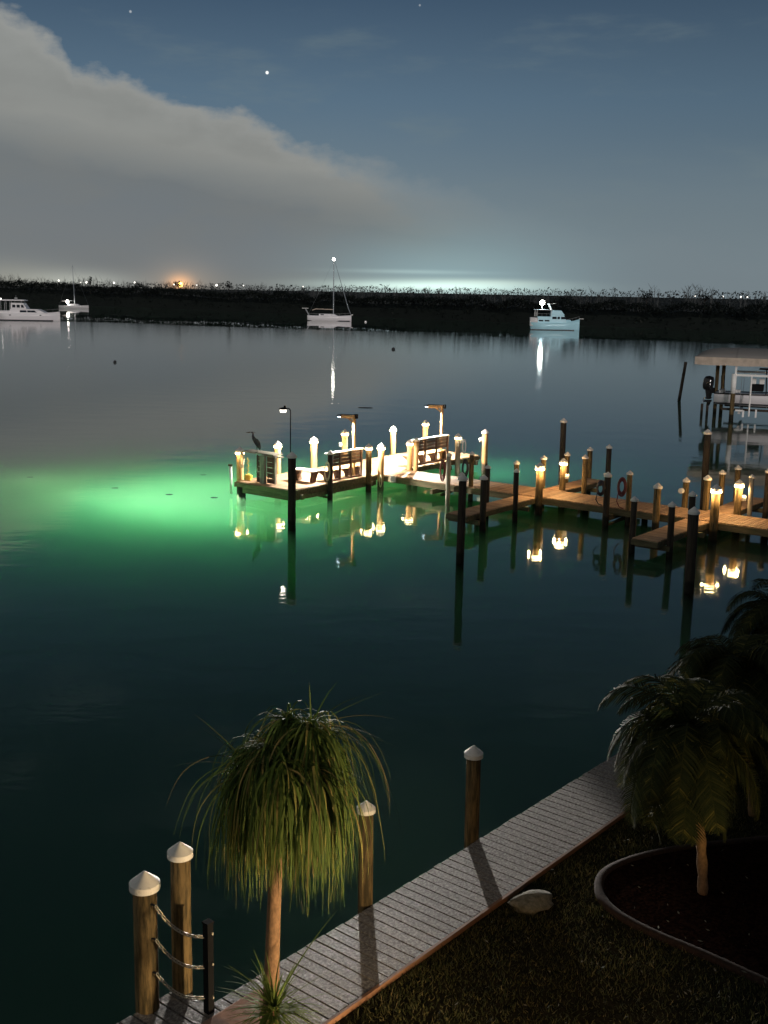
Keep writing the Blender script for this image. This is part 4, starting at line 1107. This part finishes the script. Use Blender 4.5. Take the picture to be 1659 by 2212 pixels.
for dy in (-.42, .38):
    en = MB()
    en.lathe([(.02, -.46), (.16, -.45), (.22, -.34), (.25, -.15), (.25, .05), (.235, .26), (.18, .39), (.02, .44)], 18, (0, 0, 0))
    o = en.build('engine_cowl', 'engine_black', bt, True); o.location = (-1.95, dy, 2.52); o.scale = (1.55, 1.0, 1.15); o.rotation_euler = (0, radians(5), 0)
    m = MB()
    m.add([(-2.15, dy - .10, 2.15), (-1.60, dy - .12, 2.15), (-1.60, dy + .12, 2.15), (-2.15, dy + .10, 2.15), (-2.0, dy - .06, 1.3), (-1.72, dy - .07, 1.3), (-1.72, dy + .07, 1.3), (-2.0, dy + .06, 1.3)],
          [(3, 2, 1, 0), (4, 5, 6, 7), (0, 1, 5, 4), (1, 2, 6, 5), (2, 3, 7, 6), (3, 0, 4, 7)])
    m.box((-1.92, dy, 1.36), (.60, .24, .035)); m.tube([(-2.20, dy, 1.12), (-1.65, dy, 1.12)], [.05, .08], 10)
    m.box((-1.85, dy, 1.0), (.22, .03, .36)); m.build('engine_leg', 'engine_black', bt, bevel=.01)
    m = MB()
    for k_ in range(3):
        a = 2 * pi * k_ / 3; m.box((-2.24, dy + cos(a) * .10, 1.12 + sin(a) * .10), (.03, .14, .10), mtx=Matrix.Rotation(a, 3, 'X'))
    m.build('propeller', 'metal_grey', bt)
    MB().box((-1.62, dy, 1.95), (.30, .22, .35)).build('engine_bracket', 'black_metal', bt)
m = MB(); m.tube([(-.7, -.9, 1.85), (-.75, -.9, 3.2)], .035, 6); m.tube([(-1.0, .2, 1.85), (-1.05, .2, 3.1)], .03, 6); m.build('rod_holder', 'black_metal', bt)

# ------------------------------------------------------------------ boardwalk along the seawall
bw = thing('boardwalk', 'weathered grey boardwalk of wide planks along the seawall', 'boardwalk', B(0, 0, 0), BROT)
del bw['category']; bw['kind'] = 'structure'
PB = .177
def bplank(L):
    m = MB(); m.box((0, 0, -.022), (L, PB - .024, .044)); me = m.mesh('plank'); me.materials.append(M['board_wood'])
    o = bpy.data.objects.new('tmp', me); return me
b1, b2 = bplank(1.20), bplank(1.75)
for i in range(-36, 130):
    q = PB * (i + .5)
    if q < -1.35: inst('plank', b2, bw, (.335 + U(-.01, .01), q, ZB + U(-.0012, .0012)), (U(-.003, .003), U(-.0015, .0015), U(-.003, .003)))
    else: inst('plank', b1, bw, (.60 + U(-.01, .01), q, ZB + U(-.0012, .0012)), (U(-.003, .003), U(-.0015, .0015), U(-.003, .003)))
m = MB(); k = 60
for i in range(k):      # ragged reddish edge board on the land side
    q0 = -6.2 + 30. * i / k; m.box((1.222, q0 + .25, ZB - .035), (.036 + U(0, .008), .50, .075))
m.build('edge_board', 'edge_wood', bw)
m = MB(); m.box((.03, 10.8, ZB - .145), (.06, 24.3, .20)); m.box((.5, 8.5, ZB - .145), (.06, 29.5, .195)); m.box((1.15, 8.5, ZB - .10), (.06, 29.5, .11)); m.box((-.50, -3.8, ZB - .145), (.06, 4.9, .20))
m.build('joists', 'fascia_wood', bw)
# strip of concrete path beside the planks at the lower left
o = thing('path', None, None, B(0, 0, 0), BROT); o['kind'] = 'structure'
m = MB(); q = [(.22, -7.), (1.19, -7.), (1.19, -1.75), (.95, -1.45), (.62, -1.10), (.40, -.88), (.27, -.84), (.22, -.95)]
m.prism(q, ZB + .004, ZB + .055); m.build('slab', 'path_concrete', o, bevel=.02)

# foreground piles
FG = 'foreground piles along the boardwalk'
pile(-2.62, 11.66, 2.55, .345, 'nearest and thickest pile in the lower left corner, chains fixed to it', group=FG, name='seawall_pile')
pile(-2.28, 12.02, 2.75, .295, 'pile just behind the nearest one, lower left, with its own white cap', group=FG, name='seawall_pile')
x, y, _ = B(-.11, 1.47); pile(x, y, 2.32, .255, 'pile at the boardwalk edge right beside the shaggy palm crown', group=FG, name='seawall_pile')
x, y, _ = B(-.12, 3.97); pile(x, y, 2.34, .285, 'single pile at the boardwalk edge in the middle, between shaggy palm and dark palms', group=FG, name='seawall_pile')
# black post and chains
bp = thing('black_post', 'slim black square metal post on the boardwalk, holding three chains', 'post', (-1.90, 11.60, ZB))
MB().box((0, 0, .56), (.085, .085, 1.12), BROT).build('tube', 'black_metal', bp)
MB().box((0, 0, 1.13), (.10, .10, .02), BROT).build('end_cap', 'black_metal', bp)
m = MB()
for z in (.2, .62, 1.0): m.box((.05, -.02, z), (.02, .02, .03), BROT)
m.build('eye_bolt', 'chain_metal', bp)
link = MB(); pts = []
for j in range(12):
    a = 2 * pi * j / 12; pts.append((.026 * cos(a) + (.013 if cos(a) > 0 else -.013), .019 * sin(a), 0))
link.tube(pts, .0068, 5, closed=True); lme = link.mesh('link'); lme.materials.append(M['chain_metal'])
lme.polygons.foreach_set('use_smooth', [True] * len(lme.polygons))
for (za, zb, lb) in ((2.20, 1.80, 'topmost of the three chains between thick pile and black post'), (1.78, 1.42, 'middle one of the three chains between thick pile and black post'),
                     (1.36, 1.04, 'lowest of the three chains between thick pile and black post')):
    a = Vector((-2.48, 11.55, za)); b_ = Vector((-1.945, 11.60, zb))
    ch = thing('chain', lb, 'chain', a, 0, 'chains across the opening')
    n = 15
    def cp(u): 
        p = a.lerp(b_, u); p.z -= .14 * 4 * u * (1 - u) * (1.05 - .3 * u); return p
    for i in range(n):
        p = cp((i + .5) / n); dr = (cp((i + 1) / n) - cp(i / n)).normalized()
        q = dr.to_track_quat('X', 'Z'); q = q @ Matrix.Rotation(pi / 2 * (i % 2) + .3, 3, 'X').to_quaternion()
        o = inst('link', lme, ch, p - a); o.rotation_mode = 'QUATERNION'; o.rotation_quaternion = q
    MB().tube([(-.055, .03, 0), (.0, 0, 0)], .012, 6).build('eye_bolt', 'rubber', ch)

# ------------------------------------------------------------------ garden: lawn, bed, rock
def in_bed(x, y):
    return ((x - 6.6) / 3.45) ** 2 + ((y - 14.2) / 1.95) ** 2 < 1
bedc = [(3.16, 14.45), (3.30, 14.95), (3.68, 15.32), (4.25, 15.62), (5.0, 15.86), (6.1, 16.12), (7.6, 16.4), (9.2, 16.5), (10.6, 15.4), (10.2, 13.0), (8.6, 11.6), (6.8, 11.3),
        (5.6, 11.75), (4.83, 12.45), (4.20, 13.05), (3.66, 13.52), (3.28, 13.98)]
def catmull(P_, k=6):
    out = []; n = len(P_)
    for i in range(n):
        p0, p1, p2, p3 = [Vector(P_[(i + j) % n]) for j in (-1, 0, 1, 2)]
        for s_ in range(k):
            t_ = s_ / k
            out.append(.5 * ((2 * p1) + (p2 - p0) * t_ + (2 * p0 - 5 * p1 + 4 * p2 - p3) * t_ ** 2 + (3 * p1 - p0 - 3 * p2 + p3) * t_ ** 3))
    return out
bc = catmull(bedc)
m = MB(); m.add([(p.x, p.y, ZL + .030) for p in bc], [tuple(range(len(bc)))[::-1]]); m.build('flower_bed', 'mulch', kind='structure')
m = MB(); n = len(bc); cs = [(-.01, 0), (-.01, .05), (.015, .065), (.095, .065), (.12, .045), (.12, 0)]; vs = []
for i, p in enumerate(bc):
    tdir = (bc[(i + 1) % n] - bc[i - 1]).normalized(); nn = Vector((tdir.y, -tdir.x))
    ce = Vector((6.6, 14.2)); 
    if (p + nn * .1 - ce).length < (p - ce).length: nn = -nn
    for o_, z in cs: vs.append((p.x + nn.x * (o_), p.y + nn.y * (o_), ZL + z))
k = len(cs); m.add(vs, [(i * k + j, ((i + 1) % n) * k + j, ((i + 1) % n) * k + j + 1, i * k + j + 1) for i in range(n) for j in range(k - 1)])
tag(m.build('bed_edging', 'kerb_concrete', None, True), 'curved low concrete edging around the dark mulch bed', 'edging')
def pip(x, y):
    c = False; j = len(bc) - 1
    for i in range(len(bc)):
        if (bc[i].y > y) != (bc[j].y > y) and x < (bc[j].x - bc[i].x) * (y - bc[i].y) / (bc[j].y - bc[i].y) + bc[i].x: c = not c
        j = i
    return c
m = MB()           # wood chips and fallen bits on the bed
for _ in range(1500):
    x, y = U(3.2, 8.5), U(11.6, 16.3)
    if pip(x, y):
        a = U(0, pi); L = U(.01, .035); dx, dy = cos(a) * L, sin(a) * L; z = ZL + .036 + U(0, .012); w2 = U(.005, .011)
        m.add([(x - dx, y - dy, z), (x + dy * w2 / L, y - dx * w2 / L, z + .004), (x + dx, y + dy, z + U(0, .012)), (x - dy * w2 / L, y + dx * w2 / L, z + .004)], [(0, 1, 2, 3)])
m.build('bark_chips', 'mulch', kind='stuff')
m = MB()
for _ in range(110000):
    r_ = 1.27 + (R() ** 1.15) * 7.5; q = U(-3.5, 9.5)
    x, y, _z = B(r_, q)
    if y < 9.6 or x > 8.6 or pip(x, y) or abs(x) / max(y, 1) > .42: continue
    n0 = .5 + .5 * mnoise.noise(Vector((x * 1.3, y * 1.3, 0)))
    if R() > .35 + .9 * n0: continue
    h = U(.025, .075) * (.6 + .8 * n0); a = U(0, 2 * pi); w2 = U(.004, .009); le = U(.01, .07)
    dx, dy = cos(a), sin(a); b_ = U(0, 2 * pi)
    m.add([(x - dx * w2, y - dy * w2, ZL - .005), (x + dx * w2, y + dy * w2, ZL - .005), (x + cos(b_) * le, y + sin(b_) * le, ZL + h)], [(0, 1, 2)])
m.build('grass', 'grass_blade', kind='stuff')
m = MB()
for _ in range(260):   # fallen pale leaves on the lawn and bed
    r_ = U(1.3, 7.5); q = U(-3., 9.); x, y, _z = B(r_, q)
    a = U(0, pi); L = U(.015, .04); dx, dy = cos(a) * L, sin(a) * L; z = ZL + .07 * (not pip(x, y)) + .03
    m.add([(x - dx, y - dy, z), (x + dy * .3, y - dx * .3, z + .01), (x + dx, y + dy, z + .012), (x - dy * .3, y + dx * .3, z)], [(0, 1, 2, 3)])
m.build('fallen_leaves', 'limestone', kind='stuff')
m = MB(); vs = []; nu, nv_ = 20, 10
for i in range(nv_ + 1):
    for j in range(nu):
        th = pi * i / nv_; a = 2 * pi * j / nu; dr = Vector((sin(th) * cos(a), sin(th) * sin(a), cos(th)))
        r_ = 1 + .28 * mnoise.noise(dr * 1.6 + Vector((3, 1, 0))) + .14 * mnoise.noise(dr * 4.5)
        vs.append((dr.x * .34 * r_, dr.y * .20 * r_, dr.z * .11 * r_ + .05))
m.add(vs, [(i * nu + j, i * nu + (j + 1) % nu, (i + 1) * nu + (j + 1) % nu, (i + 1) * nu + j) for i in range(nv_) for j in range(nu)])
o = m.build('rock', 'limestone', loc=(2.12, 14.12, ZL + .02), smooth=True, rotz=radians(28)); tag(o, 'pale rough limestone rock on the lawn beside the boardwalk', 'rock')

# ------------------------------------------------------------------ shaggy strap-leaved palm (ponytail)
def strap(mb, p, dr, L, w, k=10, grav=.20, twist=0., flop=0.):
    p = Vector(p); dr = Vector(dr).normalized(); sd = dr.cross(Vector((0, 0, 1)))
    sd = sd.normalized() if sd.length > .01 else Vector((1, 0, 0)); vs = []; st = L / k
    for i in range(k + 1):
        f = i / k; ww = w * (.55 + .9 * min(f * 5, 1) - .45) * (1 - f ** 1.6) + .0012
        vs += [p - sd * ww, p + sd * ww]
        dr = (dr + Vector((U(-twist, twist), U(-twist, twist), -grav * (1 + flop * f)))).normalized()
        sd = (sd + Vector((twist * U(-1, 1), twist * U(-1, 1), twist * U(-1, 1)))).normalized(); sd = (sd - dr * sd.dot(dr)).normalized()
        p = p + dr * st
    return mb.add(vs, [(2 * i, 2 * i + 1, 2 * i + 3, 2 * i + 2) for i in range(k)])
TX, TY = -1.12, 10.80
pt = thing('ponytail_palm', 'shaggy palm-like tree with long drooping strap leaves and slender trunk', 'tree', (TX, TY, ZL))
tpts = [(0, 0, -.1), (.0, .0, .1), (.01, .02, .6), (.02, .06, 1.3), (.045, .12, 2.1), (.075, .16, 2.8), (.10, .20, 3.25)]
trad = [.20, .15, .095, .078, .072, .078, .085]
MB().tube(tpts, trad, 14).build('trunk', 'trunk_bark', pt, True)
heads = [((-.20, .18, 3.30), 1.0), ((-.02, .10, 3.58), .9), ((.40, .30, 3.74), 1.2), ((.16, .40, 3.78), .9), ((-.12, .36, 3.50), .9), ((.44, .02, 3.38), 1.0), ((.14, -.1, 3.50), .9)]
m = MB()
for (hx, hy, hz), _s in heads: m.tube([(.10, .20, 3.15), ((.1 + hx) / 2, (.2 + hy) / 2, 3.30), (hx, hy, hz)], [.07, .055, .045], 8)
m.build('branch', 'trunk_bark', pt, True)
def one_leaf(mb, wide=1.):
    (hx, hy, hz), sc = random.choices(heads, [h_[1] for h_ in heads])[0]
    a = U(0, 2 * pi); e = U(-.5, 1.0); L = U(.8, 1.48) * sc
    if R() < .11: e = U(.8, 1.35); L *= .5
    dr = (cos(a) * cos(e), sin(a) * cos(e), sin(e))
    strap(mb, (hx + U(-.04, .04), hy + U(-.04, .04), hz + U(-.12, .04)), dr, L, U(.007, .013) * wide, 12, U(.26, .80), .09)
for _ in range(280):
    m = MB(); one_leaf(m, 1.15); m.build('leaf', 'strap_leaf', pt)
m = MB()
for _ in range(3200): one_leaf(m)
for a, e, L in ((2.6, .75, 1.05), (2.75, .80, .9), (.5, .75, .9), (.35, .55, 1.0), (.25, .15, 1.0), (.1, .0, 1.1), (-.1, .1, 1.15), (.9, 1.0, .7), (1.6, 1.2, .55), (.0, -.1, 1.0), (.3, .4, 1.1), (3.0, .4, 1.0)):
    b_ = heads[0][0] if a > 2 else heads[2][0]
    strap(m, b_, (cos(a) * cos(e), sin(a) * cos(e), sin(e)), L * .85, .009, 9, U(.03, .09), .03)
m.build('foliage', 'strap_leaf', pt, kind='stuff')

# small spiky plant at the foot
sp_ = thing('strap_leaf_plant', 'small spiky strap-leaved plant overlapping the boardwalk in front of the trunk', 'plant', (-1.06, 10.42, ZL))
MB().tube([(0, 0, -.1), (0, 0, .55), (.02, .02, .95)], [.08, .05, .04], 10).build('stem', 'trunk_bark', sp_, True)
for _ in range(170):
    m = MB(); a = U(0, 2 * pi); e = U(-.2, 1.4)
    strap(m, (.02, .02, .92 + U(-.08, .05)), (cos(a) * cos(e), sin(a) * cos(e), sin(e)), U(.35, .72), U(.007, .012), 7, U(.05, .22), .04); m.build('leaf', 'strap_leaf', sp_)
m = MB(); strap(m, (.02, .02, .95), (.42, .30, .85), 1.15, .012, 9, .05, .02); m.build('leaf', 'strap_leaf', sp_)

# ------------------------------------------------------------------ pygmy date palms at the right
def frond_mesh(L, e0, grav, seed):
    random.seed(seed); m = MB(); p = Vector((0, 0, 0)); dr = Vector((cos(e0), 0, sin(e0))); k = 16; st = L / k; pts = [p.copy()]; drs = [dr.copy()]
    for i in range(k):
        dr = (dr + Vector((0, 0, -grav * (.6 + i / k)))).normalized(); p = p + dr * st; pts.append(p.copy()); drs.append(dr.copy())
    m.tube(pts, [.012 * (1 - .8 * i / k) + .001 for i in range(k + 1)], 4)
    for i in range(2, k + 1):
        for h_ in range(4):
            f = (i - h_ / 4) / k; b_ = pts[i - 1].lerp(pts[i], 1 - h_ / 4); d_ = drs[i]
            ll = L * .24 * sin(pi * min(1, f * .92 + .10)) ** .6 * U(.85, 1.1) + .02
            for sy in (-1, 1):
                up_ = Vector((0, sy, 0)).cross(d_) * sy
                q = (d_ * .62 + Vector((0, sy * 1.0, 0)) + Vector((0, 0, -.12 + U(-.1, .1)))).normalized()
                c_ = b_ + q * ll * .55 + Vector((0, 0, -.010)); e_ = b_ + q * ll + Vector((0, 0, -ll * .28))
                wv = d_ * .0085
                m.add([b_ - wv, b_ + wv, c_ + wv * 1.1, c_ - wv * 1.1, e_], [(0, 1, 2, 3), (3, 2, 4)])
    me = m.mesh('frond'); me.materials.append(M['date_leaf']); return me
FR = [frond_mesh(1.35, 1.15, .17, 1), frond_mesh(1.45, .85, .22, 2), frond_mesh(1.45, .5, .24, 3), frond_mesh(1.35, .1, .24, 4), frond_mesh(1.25, -.5, .22, 5), frond_mesh(1.3, .95, .28, 6)]
random.seed(77)
def date_palm(x, y, ztop, lx, ly, label, nf, sc=1.):
    p = thing('date_palm', label, 'palm', (x, y, ZL), 0, 'dark feathery palms beside the lawn'); h = ztop - ZL; m = MB(); k = 14; pts = []; rd = []
    for i in range(k + 1):
        f = i / k; pts.append((lx * f ** 1.4, ly * f ** 1.4, h * f - .05)); rd.append((.062 + .016 * (i % 2)) * (1.1 if i > 11 else 1.))
    m.tube(pts, rd, 10); m.build('trunk', 'trunk_bark', p, True)
    for i in range(nf):
        a = i * 2.39996 + U(-.2, .2); lay = i / nf
        me = FR[min(4, int(lay * 5))] if R() > .2 else FR[5]
        o = inst('frond', me, p, (lx, ly, h - .04 - lay * .12), (U(-.25, .25), U(-.12, .12), a), (sc * U(.85, 1.15),) * 3)
date_palm(4.56, 14.5, 3.12, -.28, .30, 'feathery dark palm whose slim trunk stands in the mulch bed', 66, 1.12)
date_palm(6.05, 17.0, 3.15, -.35, .2, 'feathery dark palm behind the mulch bed, crown touching the thick dark pile', 70, 1.15)
date_palm(7.3, 19.6, 3.30, .0, .2, 'farthest feathery dark palm, its crown against the water at the right edge', 64, 1.1)
date_palm(6.3, 14.2, 3.10, .15, .2, 'feathery dark palm cut by the right edge of the photo', 70, 1.15)

dp = bpy.data.objects['date_palm']
for k, (a, zz, tl) in enumerate(((-2.3, 1.95, .95), (-1.3, 1.9, 1.05), (-.4, 1.85, .9), (2.7, 1.95, .9), (-1.8, 1.8, 1.1), (-3.0, 1.7, 1.05))):
    inst('frond', FR[4], dp, (-.24, .25, zz), (0, tl, a), (.85,) * 3)
inst('frond', FR[3], dp, (-.28, .30, 2.15), (0, .5, -2.6), (1.25,) * 3)
inst('frond', FR[3], dp, (-.28, .30, 2.15), (0, .4, 3.0), (1.3,) * 3)

# ------------------------------------------------------------------ garden lighting from the building side (outside the frame)
lamp('garden_spot', 'SPOT', (3.3, 7.9, 1.5), 2300, (1., .74, .42), None, .12, (-.6, 11.4, 2.4), 62, .8)
lamp('lawn_lamp', 'SPOT', (1.4, 6.5, 3.2), 450, (1., .62, .26), None, .2, (1.9, 11.9, .8), 44, .9)
lamp('wall_lamp', 'POINT', (-2.5, 4.5, 3.5), 26, (1., .80, .62), None, .2)
lamp('porch_lamp', 'SPOT', (5.7, 9.6, 1.3), 420, (1., .72, .30), None, .15, (4.7, 14.6, 2.5), 34, .8)
